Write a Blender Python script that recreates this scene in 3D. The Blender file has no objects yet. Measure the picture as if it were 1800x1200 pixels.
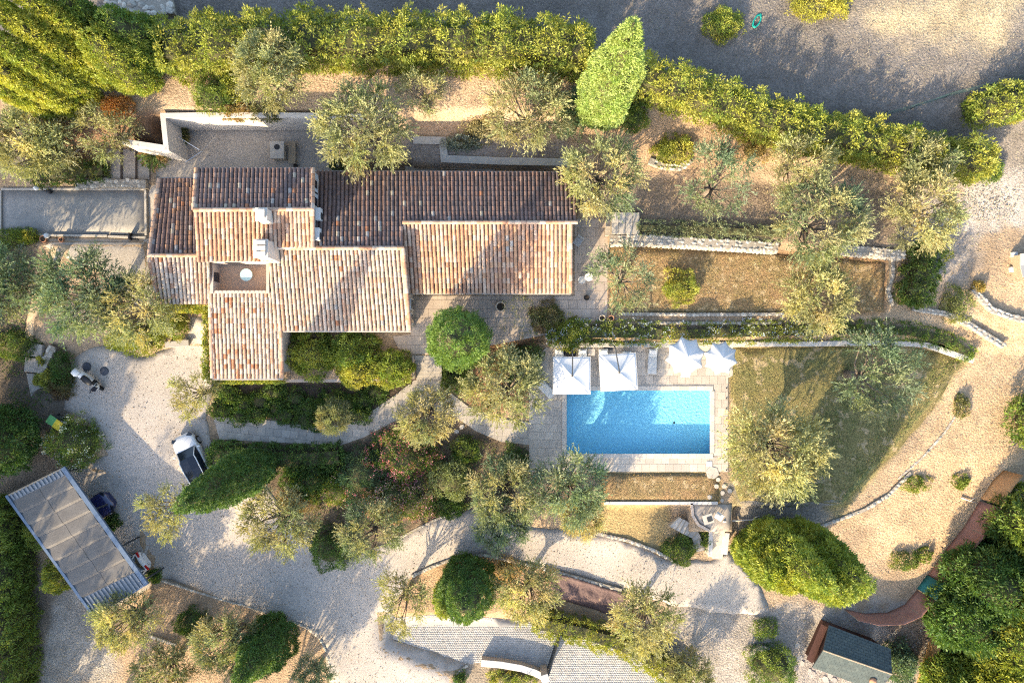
import bpy, bmesh, math, random
import numpy as np
from mathutils import Vector, Matrix
R_ = math.radians
random.seed(7)
rng = np.random.default_rng(11)
SC = bpy.context.scene
COL = SC.collection
CAMH, S = 50.0, 24.0            # drone height in metres, photo pixels per metre at z = 0

# ---------------------------------------------------------------- camera, sky, sun, exposure
cam = bpy.data.cameras.new('camera'); camo = bpy.data.objects.new('camera', cam); COL.objects.link(camo)
camo.location = (0, 0, CAMH); camo.rotation_euler = (0, 0, 0)
cam.sensor_width = 36; cam.lens = 24; cam.clip_start = 0.5; cam.clip_end = 3000
SC.camera = camo
SUN_EL = R_(21.5)
SH = Vector((0.515, 0.857, 0)).normalized()          # direction in which shadows fall on the ground
SUNV = Vector((-SH.x*math.cos(SUN_EL), -SH.y*math.cos(SUN_EL), math.sin(SUN_EL)))
w = bpy.data.worlds.new('World'); SC.world = w; w.use_nodes = True
nt = w.node_tree; bg = nt.nodes['Background']
sky = nt.nodes.new('ShaderNodeTexSky'); sky.sky_type = 'NISHITA'; sky.sun_disc = False
sky.sun_elevation = SUN_EL; sky.sun_rotation = math.atan2(SUNV.x, SUNV.y)
sky.air_density = 1.0; sky.dust_density = 2.0; sky.ozone_density = 1.0; sky.altitude = 100
nt.links.new(sky.outputs[0], bg.inputs[0]); bg.inputs[1].default_value = 0.15
sun = bpy.data.lights.new('sun', 'SUN'); suno = bpy.data.objects.new('sun', sun); COL.objects.link(suno)
sun.energy = 3.2; sun.angle = R_(0.6); sun.color = (1.0, 0.80, 0.52)
suno.rotation_euler = SUNV.to_track_quat('Z', 'Y').to_euler(); suno.location = SUNV*80
vs = SC.view_settings; vs.view_transform = 'Standard'; vs.look = 'None'; vs.exposure = 2.0; vs.gamma = 1.0; vs.use_curve_mapping = False
SC.cycles.use_denoising = False; SC.cycles.pixel_filter_type = 'BLACKMAN_HARRIS'; SC.cycles.filter_width = 1.15
SC.cycles.max_bounces = 6; SC.cycles.diffuse_bounces = 3; SC.cycles.glossy_bounces = 2; SC.cycles.transmission_bounces = 4
SC.cycles.transparent_max_bounces = 6; SC.cycles.caustics_reflective = False; SC.cycles.caustics_refractive = False

# ---------------------------------------------------------------- small helpers
def P(px, py, z=0.0):
    k = (CAMH - z)/CAMH
    return Vector(((px - 900)/S*k, (600 - py)/S*k, z))
def tag(o, label=None, cat=None, group=None, kind=None):
    if label: o['label'] = label
    if cat: o['category'] = cat
    if group: o['group'] = group
    if kind: o['kind'] = kind
    return o
def thing(name, label, cat, loc=(0, 0, 0), rz=0.0, group=None):
    o = bpy.data.objects.new(name, None); COL.objects.link(o)
    o.location = loc; o.rotation_euler = (0, 0, rz); o.empty_display_size = 0.2
    return tag(o, label, cat, group)
def wloc(o):
    v = Vector((0, 0, 0))
    while o is not None:
        v = v + Vector(o.location); o = o.parent
    return v
def link(name, me, mat=None, parent=None, loc=(0, 0, 0)):
    o = bpy.data.objects.new(name, me); COL.objects.link(o); o.location = loc
    if parent is not None: o.parent = parent
    if mat is not None and not me.materials: me.materials.append(mat)
    return o
def np_mesh(name, verts, faces, cols=None, smooth=False):
    """verts (n,3); faces (m,k) one polygon size; cols (n,3) -> point attribute 'col'"""
    verts = np.asarray(verts, dtype=np.float32); faces = np.asarray(faces, dtype=np.int32)
    me = bpy.data.meshes.new(name); n, (m, k) = len(verts), faces.shape
    me.vertices.add(n); me.vertices.foreach_set('co', verts.ravel())
    me.loops.add(m*k); me.loops.foreach_set('vertex_index', faces.ravel())
    me.polygons.add(m); me.polygons.foreach_set('loop_start', np.arange(0, m*k, k, dtype=np.int32))
    if smooth: me.polygons.foreach_set('use_smooth', np.ones(m, dtype=bool))
    if cols is not None:
        a = me.color_attributes.new('col', 'FLOAT_COLOR', 'POINT')
        c4 = np.ones((n, 4), dtype=np.float32); c4[:, :3] = cols
        a.data.foreach_set('color', c4.ravel())
    me.update(calc_edges=True)
    return me
class MB:
    """collects polygons in world (or local) space; build() links them as one mesh object"""
    def __init__(s): s.v = []; s.f = []
    def poly(s, pts):
        i = len(s.v); s.v += [tuple(p) for p in pts]; s.f.append(list(range(i, i+len(pts)))); return s
    def add(s, v, f):
        i = len(s.v); s.v += [tuple(p) for p in v]; s.f += [[a+i for a in q] for q in f]; return s
    def hexa(s, b, t):          # bottom ring, top ring (counter-clockwise from above)
        n = len(b)
        s.add(list(b)+list(t), [list(range(n))[::-1], list(range(n, 2*n))] + [[i, (i+1) % n, n+(i+1) % n, n+i] for i in range(n)]); return s
    def prism(s, poly, z0, z1):
        a = sum(poly[i][0]*poly[(i+1) % len(poly)][1]-poly[(i+1) % len(poly)][0]*poly[i][1] for i in range(len(poly)))
        if a < 0: poly = poly[::-1]
        return s.hexa([(p[0], p[1], z0) for p in poly], [(p[0], p[1], z1) for p in poly])
    def box(s, c, size, rz=0.0, tilt=None):
        hx, hy, hz = size[0]/2, size[1]/2, size[2]/2
        m = Matrix.Rotation(rz, 3, 'Z')
        if tilt is not None: m = tilt
        c = Vector(c); q = [(-hx, -hy), (hx, -hy), (hx, hy), (-hx, hy)]
        return s.hexa([c+m @ Vector((x, y, -hz)) for x, y in q], [c+m @ Vector((x, y, hz)) for x, y in q])
    def tube(s, pts, rad, n=6, cap=True):
        pts = [Vector(p) for p in pts]; rad = rad if isinstance(rad, (list, tuple)) else [rad]*len(pts)
        base = len(s.v); up = None
        for i, p in enumerate(pts):
            d = (pts[min(i+1, len(pts)-1)]-pts[max(i-1, 0)])
            d = d.normalized() if d.length > 1e-9 else Vector((0, 0, 1))
            if up is None: up = Vector((0, 0, 1)) if abs(d.z) < .9 else Vector((1, 0, 0))
            a = d.cross(up); a = a.normalized() if a.length > 1e-6 else d.orthogonal().normalized()
            b = a.cross(d).normalized(); up = b
            for k in range(n):
                t = 2*math.pi*k/n; s.v.append(tuple(p+a*math.cos(t)*rad[i]+b*math.sin(t)*rad[i]))
        for i in range(len(pts)-1):
            for k in range(n):
                s.f.append([base+i*n+k, base+i*n+(k+1) % n, base+(i+1)*n+(k+1) % n, base+(i+1)*n+k])
        if cap:
            s.f.append([base+k for k in range(n)][::-1]); s.f.append([base+(len(pts)-1)*n+k for k in range(n)])
        return s
    def lathe(s, prof, n=16, c=(0, 0, 0), cap=True):
        base = len(s.v); c = Vector(c)
        for r, z in prof:
            for k in range(n):
                t = 2*math.pi*k/n; s.v.append((c.x+r*math.cos(t), c.y+r*math.sin(t), c.z+z))
        for i in range(len(prof)-1):
            for k in range(n):
                s.f.append([base+i*n+k, base+i*n+(k+1) % n, base+(i+1)*n+(k+1) % n, base+(i+1)*n+k])
        if cap:
            s.f.append([base+k for k in range(n)][::-1]); s.f.append([base+(len(prof)-1)*n+k for k in range(n)])
        return s
    def mesh(s, name, off=(0, 0, 0), smooth=False):
        me = bpy.data.meshes.new(name); o = Vector(off)
        me.from_pydata([(v[0]-o.x, v[1]-o.y, v[2]-o.z) for v in s.v], [], s.f)
        if smooth: me.polygons.foreach_set('use_smooth', [True]*len(me.polygons))
        me.update(); return me
    def build(s, name, mat, parent=None, local=False, smooth=False, bevel=0.0):
        off = (0, 0, 0) if (parent is None or local) else wloc(parent)
        o = link(name, s.mesh(name, off, smooth), mat, parent)
        if bevel:
            m = o.modifiers.new('bevel', 'BEVEL'); m.width = bevel; m.segments = 2; m.limit_method = 'ANGLE'
        return o
def copy_tree(o, parent=None):
    c = o.copy(); COL.objects.link(c); c.parent = parent
    for ch in list(o.children): copy_tree(ch, c)
    return c

# ---------------------------------------------------------------- materials
MATS = {}
def new_mat(name):
    m = bpy.data.materials.new(name); m.use_nodes = True; t = m.node_tree
    return m, t, t.nodes['Principled BSDF'], t.nodes.new, t.links.new
def noise_fac(t, scale, detail=5, rough=.6, coord=None, lo=.3, hi=.7):
    n = t.nodes.new('ShaderNodeTexNoise'); n.inputs['Scale'].default_value = scale; n.inputs['Detail'].default_value = detail; n.inputs['Roughness'].default_value = rough
    if coord is not None: t.links.new(coord, n.inputs['Vector'])
    mr = t.nodes.new('ShaderNodeMapRange'); mr.inputs['From Min'].default_value = lo; mr.inputs['From Max'].default_value = hi
    t.links.new(n.outputs['Fac'], mr.inputs['Value']); return mr.outputs['Result'], n
def mixc(t, fac, a, b, mode='MIX'):
    m = t.nodes.new('ShaderNodeMix'); m.data_type = 'RGBA'; m.blend_type = mode
    for idx, val in ((0, fac), (6, a), (7, b)):
        if hasattr(val, 'is_output'): t.links.new(val, m.inputs[idx])
        elif idx == 0: m.inputs[0].default_value = val
        else: m.inputs[idx].default_value = (*val, 1) if len(val) == 3 else val
    return m.outputs[2]
def add_bump(t, b, h, strength, dist):
    n = t.nodes.new('ShaderNodeBump'); n.inputs['Strength'].default_value = strength; n.inputs['Distance'].default_value = dist
    t.links.new(h, n.inputs['Height']); t.links.new(n.outputs[0], b.inputs['Normal'])
def mat(name, col, col2=None, scale=3.0, rough=.85, fine=0.0, fscale=40.0, speck=None, sscale=30., samt=.62, bump=0.0, bdist=.02, bscale=None, metal=0.0, attr=False, orand=0.0, spec=.3, coat=0.0):
    if name in MATS: return MATS[name]
    m, t, b, N, L = new_mat(name)
    g = N('ShaderNodeNewGeometry').outputs['Position']
    if attr:
        a = N('ShaderNodeAttribute'); a.attribute_name = 'col'; c = a.outputs['Color']
        if col2 is not None:
            f, _ = noise_fac(t, scale, coord=g); c = mixc(t, f, c, mixc(t, 1.0, c, col2, 'MULTIPLY'))
    else:
        c = (*col, 1)
        if col2 is not None:
            f, _ = noise_fac(t, scale, coord=g); c = mixc(t, f, col, col2)
    if fine:
        f, _ = noise_fac(t, fscale, 3, coord=g)
        lo, hi = 1-fine, 1+fine*.7
        c = mixc(t, 1.0, c, mixc(t, f, (lo, lo, lo), (hi, hi, hi)), 'MULTIPLY')
    if speck is not None:
        f, _ = noise_fac(t, sscale, 4, coord=g, lo=samt, hi=samt+.06); c = mixc(t, f, c, speck)
    if orand:
        oi = N('ShaderNodeObjectInfo'); lo, hi = 1-orand, 1+orand
        c = mixc(t, 1.0, c, mixc(t, oi.outputs['Random'], (lo, lo, lo), (hi, hi*.99, hi*.97)), 'MULTIPLY')
    if hasattr(c, 'is_output'): L(c, b.inputs['Base Color'])
    else: b.inputs['Base Color'].default_value = c
    b.inputs['Roughness'].default_value = rough; b.inputs['Metallic'].default_value = metal
    b.inputs['Specular IOR Level'].default_value = spec; b.inputs['Coat Weight'].default_value = coat
    if bump:
        f, n = noise_fac(t, bscale or fscale, 5, coord=g); add_bump(t, b, f, bump, bdist)
    MATS[name] = m; return m
def leaf_mat(name='leaf', trans=.35, rough=.55):
    if name in MATS: return MATS[name]
    m, t, b, N, L = new_mat(name)
    a = N('ShaderNodeAttribute'); a.attribute_name = 'col'
    oi = N('ShaderNodeObjectInfo')
    c = mixc(t, 1.0, a.outputs['Color'], mixc(t, oi.outputs['Random'], (.82, .86, .85), (1.18, 1.14, 1.1)), 'MULTIPLY')
    L(c, b.inputs['Base Color']); b.inputs['Roughness'].default_value = rough; b.inputs['Specular IOR Level'].default_value = .35
    tr = N('ShaderNodeBsdfTranslucent'); L(mixc(t, 1.0, c, (1.25, 1.2, .6), 'MULTIPLY'), tr.inputs['Color'])
    mx = N('ShaderNodeMixShader'); mx.inputs[0].default_value = trans
    L(b.outputs[0], mx.inputs[1]); L(tr.outputs[0], mx.inputs[2]); L(mx.outputs[0], t.nodes['Material Output'].inputs['Surface'])
    MATS[name] = m; return m
LEAF = leaf_mat()
BARK = mat('bark', (.13, .10, .075), (.24, .2, .16), 6, .95, fine=.3, fscale=30, bump=.6, bdist=.03)
TWIG = mat('twig', (.05, .055, .025), (.09, .08, .04), 5, .95)
WHITEWALL = mat('white_render', (.47, .44, .41), (.55, .52, .48), 1.5, .9, fine=.05, fscale=8, bump=.15, bdist=.01)
PINKWALL = mat('pale_render', (.42, .34, .28), (.48, .4, .33), 1.2, .9, fine=.06, fscale=10)
STONE = mat('rubble_stone', (.36, .33, .285), (.48, .445, .385), 2.5, .9, fine=.25, fscale=14, orand=.28, bump=.5, bdist=.02)
MORTAR = mat('wall_core', (.26, .225, .18), (.33, .295, .245), 4, .95, fine=.3, fscale=16)
PAVER = mat('paver', (.35, .315, .275), (.42, .38, .33), 1.6, .8, fine=.14, fscale=18, orand=.13, bump=.15, bdist=.006)
BED = mat('mortar_bed', (.25, .22, .19), (.31, .275, .235), 3, .9, fine=.2)
DARKMETAL = mat('dark_metal', (.05, .055, .06), rough=.5, metal=.3)
STEEL = mat('steel', (.6, .62, .64), rough=.35, metal=.8)
WHITEP = mat('white_paint', (.62, .62, .61), rough=.5)
GLASS = mat('dark_glass', (.012, .016, .026), rough=.05, spec=.45)
WOOD = mat('weathered_wood', (.26, .2, .14), (.36, .29, .2), 8, .85, fine=.2, fscale=25)
TERRA = mat('terracotta', (.42, .2, .11), (.5, .27, .16), 4, .85, fine=.1)
BLACK = mat('black_plastic', (.02, .02, .022), rough=.45)

# ---------------------------------------------------------------- terrain height
PYS = np.array([-700, 0, 150, 215, 300, 400, 560, 620, 800, 900, 1000, 1200, 1900.])
PZS = np.array([6.5, 3.9, 3.3, 2.9, 1.3, .5, 0., -1., -1.2, -1.9, -2.6, -3.2, -5.5])
FLATS = [  # pixel outline, elevation, blend width in metres
    ([(298, 226), (600, 226), (604, 296), (1015, 298), (1015, 380), (1068, 380), (1068, 556), (985, 590), (800, 615), (776, 624), (728, 624), (690, 668), (366, 668), (362, 545), (262, 545), (262, 262), (298, 262)], 0.0, .25),
    ([(70, 262), (262, 262), (262, 320), (70, 320)], .45, .3),
    ([(200, 264), (266, 264), (266, 318), (200, 318)], .02, .15),
    ([(-240, 330), (262, 330), (262, 418), (-240, 418)], .05, .5),
    ([(1068, 428), (1560, 450), (1560, 552), (1068, 556)], .05, .4),
    ([(1120, 310), (1580, 335), (1580, 436), (1120, 414)], .9, .35),
    ([(730, 215), (1000, 215), (1000, 286), (730, 286)], 1.7, .5),
    ([(925, 612), (1660, 606), (1700, 632), (1480, 886), (1060, 888), (925, 838)], -1.1, .35),
    ([(360, 728), (560, 748), (610, 742), (728, 662), (778, 662), (830, 715), (935, 740), (935, 786), (870, 778), (800, 745), (720, 735), (600, 784), (372, 776)], -1.13, .4),
    ([(15, 868), (112, 820), (215, 850), (275, 1030), (165, 1088)], -1.95, .6),
    ([(1215, 884), (1288, 884), (1288, 934), (1215, 934)], -1.15, .2),
    ([(690, 1090), (930, 1092), (965, 1058), (1090, 1074), (1210, 1150), (1210, 1280), (800, 1280), (820, 1170), (690, 1122)], -3.75, 1.1),
]
def sdist(poly, X, Y):
    """signed distance (negative inside) of points to polygon, vectorised"""
    n = len(poly); d2 = np.full(X.shape, 1e18); ins = np.zeros(X.shape, bool)
    for i in range(n):
        ax, ay = poly[i][0], poly[i][1]; bx, by = poly[(i+1) % n][0], poly[(i+1) % n][1]
        ex, ey = bx-ax, by-ay; L2 = ex*ex+ey*ey+1e-12
        t = np.clip(((X-ax)*ex+(Y-ay)*ey)/L2, 0, 1)
        d2 = np.minimum(d2, (X-ax-t*ex)**2+(Y-ay-t*ey)**2)
        if abs(by-ay) > 1e-12:
            c = ((ay > Y) != (by > Y)) & (X < (bx-ax)*(Y-ay)/(by-ay)+ax); ins ^= c
    return np.where(ins, -np.sqrt(d2), np.sqrt(d2))
def vnoise(X, Y, cell, seed):
    g = np.random.default_rng(seed).random((257, 257))
    fx, fy = (X/cell) % 256, (Y/cell) % 256
    ix, iy = fx.astype(int), fy.astype(int); fx -= ix; fy -= iy
    fx = fx*fx*(3-2*fx); fy = fy*fy*(3-2*fy)
    a, b, c, d = g[iy, ix], g[iy, ix+1], g[iy+1, ix], g[iy+1, ix+1]
    return (a*(1-fx)+b*fx)*(1-fy)+(c*(1-fx)+d*fx)*fy
GX0, GX1, GY0, GY1, GD = -56.0, 56.0, -44.0, 42.0, 0.25
gx = np.arange(GX0, GX1+1e-6, GD); gy = np.arange(GY0, GY1+1e-6, GD)
XX, YY = np.meshgrid(gx, gy)
ppy = 600-YY*S
HH = np.interp(ppy, PYS, PZS) + (vnoise(XX, YY, 5., 3)-.5)*.35 + (vnoise(XX, YY, 1.3, 4)-.5)*.10
for poly, ze, bl in FLATS:
    q = [P(a, b, ze) for a, b in poly]
    wgt = np.clip(1-sdist(q, XX, YY)/bl, 0, 1); wgt = wgt*wgt*(3-2*wgt)
    HH = HH*(1-wgt)+(ze-.02+(vnoise(XX, YY, 1.1, 5)-.5)*.015)*wgt
# pool pit
pool_px = [(993, 683), (1251, 683), (1252, 800), (994, 800)]
PZ = -1.06
pq = [P(a, b, PZ) for a, b in pool_px]
HH = np.where(sdist(pq, XX, YY) < .12, -3.6, HH)
def hgt(x, y):
    fx = min(max((x-GX0)/GD, 0), len(gx)-1.001); fy = min(max((y-GY0)/GD, 0), len(gy)-1.001)
    i, j = int(fx), int(fy); fx -= i; fy -= j
    return float((HH[j, i]*(1-fx)+HH[j, i+1]*fx)*(1-fy)+(HH[j+1, i]*(1-fx)+HH[j+1, i+1]*fx)*fy)
def at(px, py, dz=0.0):
    z = 0.0
    for _ in range(12):
        p = P(px, py, z+dz); z = .5*z+.5*hgt(p.x, p.y)
    p = P(px, py, z+dz); p.z = hgt(p.x, p.y)+dz
    return p
def ats(pts, dz=0.0): return [at(a, b, dz) for a, b in pts]
# ground colour by what lies there (soil, dry grass, mulch ...) and one sunlit patch painted in, edges broken by noise
SOILS = [
    ([(-400, -600), (2200, -600), (2200, 330), (1730, 345), (1500, 265), (1300, 205), (1110, 140), (1030, 110), (600, 120), (300, 85), (-400, 70)], (.205, .182, .16), 1.2),
    ([(1500, 20), (1810, -40), (1760, 90), (1700, 70), (1560, 70)], (.47, .38, .24), 2.0),  # sunlit part of the field, its light painted in as brighter straw
    ([(560, 125), (1010, 125), (1010, 250), (730, 245), (560, 200)], (.46, .335, .225), .8),
    ([(720, 245), (1000, 245), (1000, 300), (720, 300)], (.30, .255, .22), .4),
    ([(1110, 300), (1590, 320), (1590, 440), (1110, 415)], (.24, .185, .135), 1.0),
    ([(1010, 215), (1320, 215), (1320, 310), (1010, 330)], (.36, .25, .16), 1.0),
    ([(1590, 340), (1760, 330), (1700, 520), (1600, 520)], (.33, .29, .25), 1.0),
    ([(1690, 300), (1810, 290), (1810, 400), (1690, 400)], (.44, .39, .34), .6),
    ([(1480, 500), (1820, 480), (1820, 800), (1640, 1010), (1490, 1010), (1640, 700), (1480, 580)], (.52, .375, .235), 1.0),
    ([(1068, 428), (1560, 452), (1560, 552), (1068, 552)], (.36, .225, .12), .3),
    ([(1285, 608), (1690, 610), (1700, 640), (1490, 900), (1285, 900)], (.29, .235, .10), .4),
    ([(1470, 640), (1690, 630), (1480, 900), (1380, 900)], (.17, .185, .075), 1.6),
    ([(1055, 828), (1265, 828), (1265, 884), (1055, 884)], (.31, .235, .10), .3),
    ([(1050, 884), (1180, 884), (1180, 980), (1000, 930)], (.35, .265, .13), .6),
    ([(1290, 850), (1480, 860), (1440, 940), (1290, 930)], (.27, .24, .2), .8),
    ([(370, 668), (728, 668), (700, 705), (610, 748), (470, 738), (372, 735)], (.10, .075, .055), .3),
    ([(370, 775), (610, 780), (720, 735), (800, 745), (930, 785), (930, 850), (830, 895), (700, 945), (600, 1000), (480, 870), (375, 800)], (.15, .115, .08), .6),
    ([(780, 600), (960, 575), (930, 700), (850, 740), (780, 670)], (.26, .15, .085), .5),
    ([(60, 1040), (280, 1018), (560, 1100), (580, 1210), (60, 1260)], (.42, .30, .195), 1.0),
    ([(70, 1040), (140, 1040), (220, 1210), (60, 1210)], (.36, .33, .29), 1.2),
    ([(700, 975), (1090, 1005), (1090, 1040), (940, 1090), (700, 1090)], (.40, .27, .16), .6),
    ([(1180, 1060), (1360, 1060), (1500, 1070), (1650, 1040), (1650, 1230), (1180, 1230)], (.36, .32, .28), 1.0),
    ([(1560, 1090), (1650, 1040), (1640, 1160), (1570, 1190)], (.18, .14, .11), .8),
    ([(-60, 425), (60, 420), (110, 480), (60, 600), (130, 700), (110, 760), (-60, 760)], (.15, .12, .09), .7),
    ([(80, 200), (290, 200), (290, 262), (80, 300)], (.26, .16, .1), .6),
    ([(820, 1160), (955, 1180), (955, 1240), (800, 1240)], (.33, .27, .2), .4),
    ([(-40, 800), (110, 790), (110, 830), (20, 870), (100, 1060), (60, 1220), (-40, 1220)], (.2, .16, .12), .6),
]
CC = np.empty(XX.shape+(3,)); CC[:] = (.40, .295, .195)
edge_n = (vnoise(XX, YY, .9, 21)-.5)*1.2+(vnoise(XX, YY, .35, 22)-.5)*.5
for poly, c, soft in SOILS:
    q = [at(a, b) for a, b in poly]
    d = sdist([(v.x, v.y) for v in q], XX, YY)+edge_n*min(1., soft)
    wgt = np.clip(.5-d/soft, 0, 1)[..., None]
    CC = CC*(1-wgt)+np.array(c)*wgt
mott = (vnoise(XX, YY, 2.2, 31)-.5)*.28+(vnoise(XX, YY, .6, 32)-.5)*.22
CC *= (1+mott[..., None])
ny, nx = XX.shape
idx = np.arange(nx*ny).reshape(ny, nx)
V = np.stack([XX.ravel(), YY.ravel(), HH.ravel()], 1)
F = np.stack([idx[:-1, :-1].ravel(), idx[:-1, 1:].ravel(), idx[1:, 1:].ravel(), idx[1:, :-1].ravel()], 1)
# wide skirt so that the ground reaches the horizon
ring_i = np.concatenate([idx[0, :-1], idx[:-1, -1], idx[-1, :0:-1], idx[:0:-1, 0]])
rv = V[ring_i].copy(); rv[:, :2] *= 40; rv[:, 2] = np.clip(rv[:, 2], -8, 8)
n0 = len(V); k = len(ring_i)
SKF = np.stack([ring_i, n0+np.arange(k), n0+(np.arange(k)+1) % k, np.roll(ring_i, -1)], 1)
V = np.vstack([V, rv]); F = np.vstack([F, SKF]); C2 = np.vstack([CC.reshape(-1, 3), CC.reshape(-1, 3)[ring_i]])
GROUND = mat('earth', None, (.78, .76, .74), 1.3, .97, fine=.30, fscale=7, speck=(.12, .095, .07), sscale=9, samt=.67, attr=True, bump=.8, bdist=.07, bscale=8)
ground = link('ground', np_mesh('ground', V, F, C2, True), GROUND); tag(ground, kind='structure')
print('terrain done')

# ---------------------------------------------------------------- draped sheets
def inside(poly, x, y):
    c = False; n = len(poly)
    for i in range(n):
        a, b = poly[i], poly[(i+1) % n]
        if (a[1] > y) != (b[1] > y) and x < (b[0]-a[0])*(y-a[1])/(b[1]-a[1])+a[0]: c = not c
    return c
def resample(pts, step, closed=True):
    out = []; n = len(pts)
    for i in range(n if closed else n-1):
        a, b = Vector(pts[i][:2]), Vector(pts[(i+1) % n][:2]); k = max(1, int((b-a).length/step))
        out += [a.lerp(b, j/k) for j in range(k)]
    if not closed: out.append(Vector(pts[-1][:2]))
    return out
def sheet(name, pxpoly, m, dz=.03, flat=None, step=.5, wob=0.0, parent=None, cols=None):
    from mathutils.geometry import delaunay_2d_cdt
    q = [P(a, b, flat) if flat is not None else at(a, b) for a, b in pxpoly]
    ring = resample(q, step)
    if wob: ring = [p+Vector((random.uniform(-wob, wob), random.uniform(-wob, wob))) for p in ring]
    xs = [p.x for p in ring]; ys = [p.y for p in ring]
    PX, PY = np.meshgrid(np.arange(min(xs), max(xs), step), np.arange(min(ys), max(ys), step))
    d = sdist([(p.x, p.y) for p in ring], PX, PY)
    ins = [Vector((x, y)) for x, y in zip(PX[d < -step*.4], PY[d < -step*.4])]
    n = len(ring)
    v, e, f, *_ = delaunay_2d_cdt(ring+ins, [], [list(range(n))], 1, 1e-5)
    me = bpy.data.meshes.new(name)
    me.from_pydata([(p.x, p.y, (flat if flat is not None else hgt(p.x, p.y))+dz) for p in v], [], [list(t) for t in f])
    # skirt edge so the sheet has thickness
    o = link(name, me, m, parent); me.polygons.foreach_set('use_smooth', [True]*len(me.polygons))
    sm = o.modifiers.new('thickness', 'SOLIDIFY'); sm.thickness = .12; sm.offset = -1
    if parent is None: tag(o, kind='structure')
    return o
def clip_cell(poly, cx0, cy0, cx1, cy1):
    def cut(pts, f, inter):
        out = []
        for i in range(len(pts)):
            a, b = pts[i], pts[(i+1) % len(pts)]; fa, fb = f(a), f(b)
            if fa: out.append(a)
            if fa != fb: out.append(inter(a, b))
        return out
    def ix(v): return lambda a, b: (v, a[1]+(b[1]-a[1])*(v-a[0])/(b[0]-a[0]))
    def iy(v): return lambda a, b: (a[0]+(b[0]-a[0])*(v-a[1])/(b[1]-a[1]), v)
    p = [(q[0], q[1]) for q in poly]
    for f, g in ((lambda a: a[0] >= cx0, ix(cx0)), (lambda a: a[0] <= cx1, ix(cx1)), (lambda a: a[1] >= cy0, iy(cy0)), (lambda a: a[1] <= cy1, iy(cy1))):
        if len(p) < 3: return []
        p = cut(p, f, g)
    return p
def area2(p): return .5*sum(p[i][0]*p[(i+1) % len(p)][1]-p[(i+1) % len(p)][0]*p[i][1] for i in range(len(p)))
def pave(parent, wpoly, z, sx, sy, rz=0.0, m=None, gap=.012, thick=.025, name='paver', holes=(), stagger=.5, limit=300):
    """paving slabs as child objects: whole slabs share one mesh, cut ones have their own"""
    c, s = math.cos(-rz), math.sin(-rz)
    rot = lambda p: (p[0]*c-p[1]*s, p[0]*s+p[1]*c)
    back = lambda p: (p[0]*c+p[1]*s, -p[0]*s+p[1]*c)
    q = [rot(p) for p in wpoly]; hq = [[rot(p) for p in h] for h in holes]
    x0, x1 = min(p[0] for p in q), max(p[0] for p in q); y0, y1 = min(p[1] for p in q), max(p[1] for p in q)
    base = wloc(parent); whole = None; cnt = 0; j = 0; y = y0
    while y < y1:
        x = x0-(stagger*sx if j % 2 else 0)
        while x < x1:
            a, b, cc, d = x+gap/2, y+gap/2, x+sx-gap/2, y+sy-gap/2
            p = clip_cell(q, a, b, cc, d)
            ok = len(p) >= 3 and abs(area2(p)) > .08*sx*sy
            for h in hq:
                hx0, hx1 = min(v[0] for v in h), max(v[0] for v in h); hy0, hy1 = min(v[1] for v in h), max(v[1] for v in h)
                if ok and a < hx1 and cc > hx0 and b < hy1 and d > hy0:
                    # axis-aligned hole: keep the biggest remaining strip
                    best = []; cand = [(a, b, min(cc, hx0), d), (max(a, hx1), b, cc, d), (a, b, cc, min(d, hy0)), (a, max(b, hy1), cc, d)]
                    for k4 in cand:
                        if k4[2]-k4[0] > .05 and k4[3]-k4[1] > .05:
                            pp = clip_cell(q, *k4)
                            if len(pp) >= 3 and abs(area2(pp)) > abs(area2(best) if best else 0): best = pp
                    p = best; ok = len(p) >= 3 and abs(area2(p)) > .05*sx*sy
            if ok and cnt < limit:
                full = abs(abs(area2(p))-(cc-a)*(d-b)) < 1e-4
                dz = random.uniform(-.003, .004); cen = ((a+cc)/2, (b+d)/2)
                if full:
                    if whole is None:
                        mb = MB(); hx, hy, e = (cc-a)/2, (d-b)/2, .008
                        mb.hexa([(-hx, -hy, -thick), (hx, -hy, -thick), (hx, hy, -thick), (-hx, hy, -thick)], [(-hx, -hy, -e), (hx, -hy, -e), (hx, hy, -e), (-hx, hy, -e)])
                        mb.f.pop(1)
                        mb.add([(-hx, -hy, -e), (hx, -hy, -e), (hx, hy, -e), (-hx, hy, -e), (-hx+e, -hy+e, 0), (hx-e, -hy+e, 0), (hx-e, hy-e, 0), (-hx+e, hy-e, 0)], [[4, 5, 6, 7]]+[[i, (i+1) % 4, 4+(i+1) % 4, 4+i] for i in range(4)])
                        whole = mb.mesh(name); whole.materials.append(m)
                    wc = back(cen); o = link(name, whole, None, parent, (wc[0]-base.x, wc[1]-base.y, z+dz-base.z)); o.rotation_euler = (0, 0, rz)
                else:
                    wp = [back(v) for v in p]; mb = MB().prism(wp, z+dz-thick, z+dz); mb.build(name, m, parent)
                cnt += 1
            x += sx
        y += sy; j += 1
    return cnt
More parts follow.
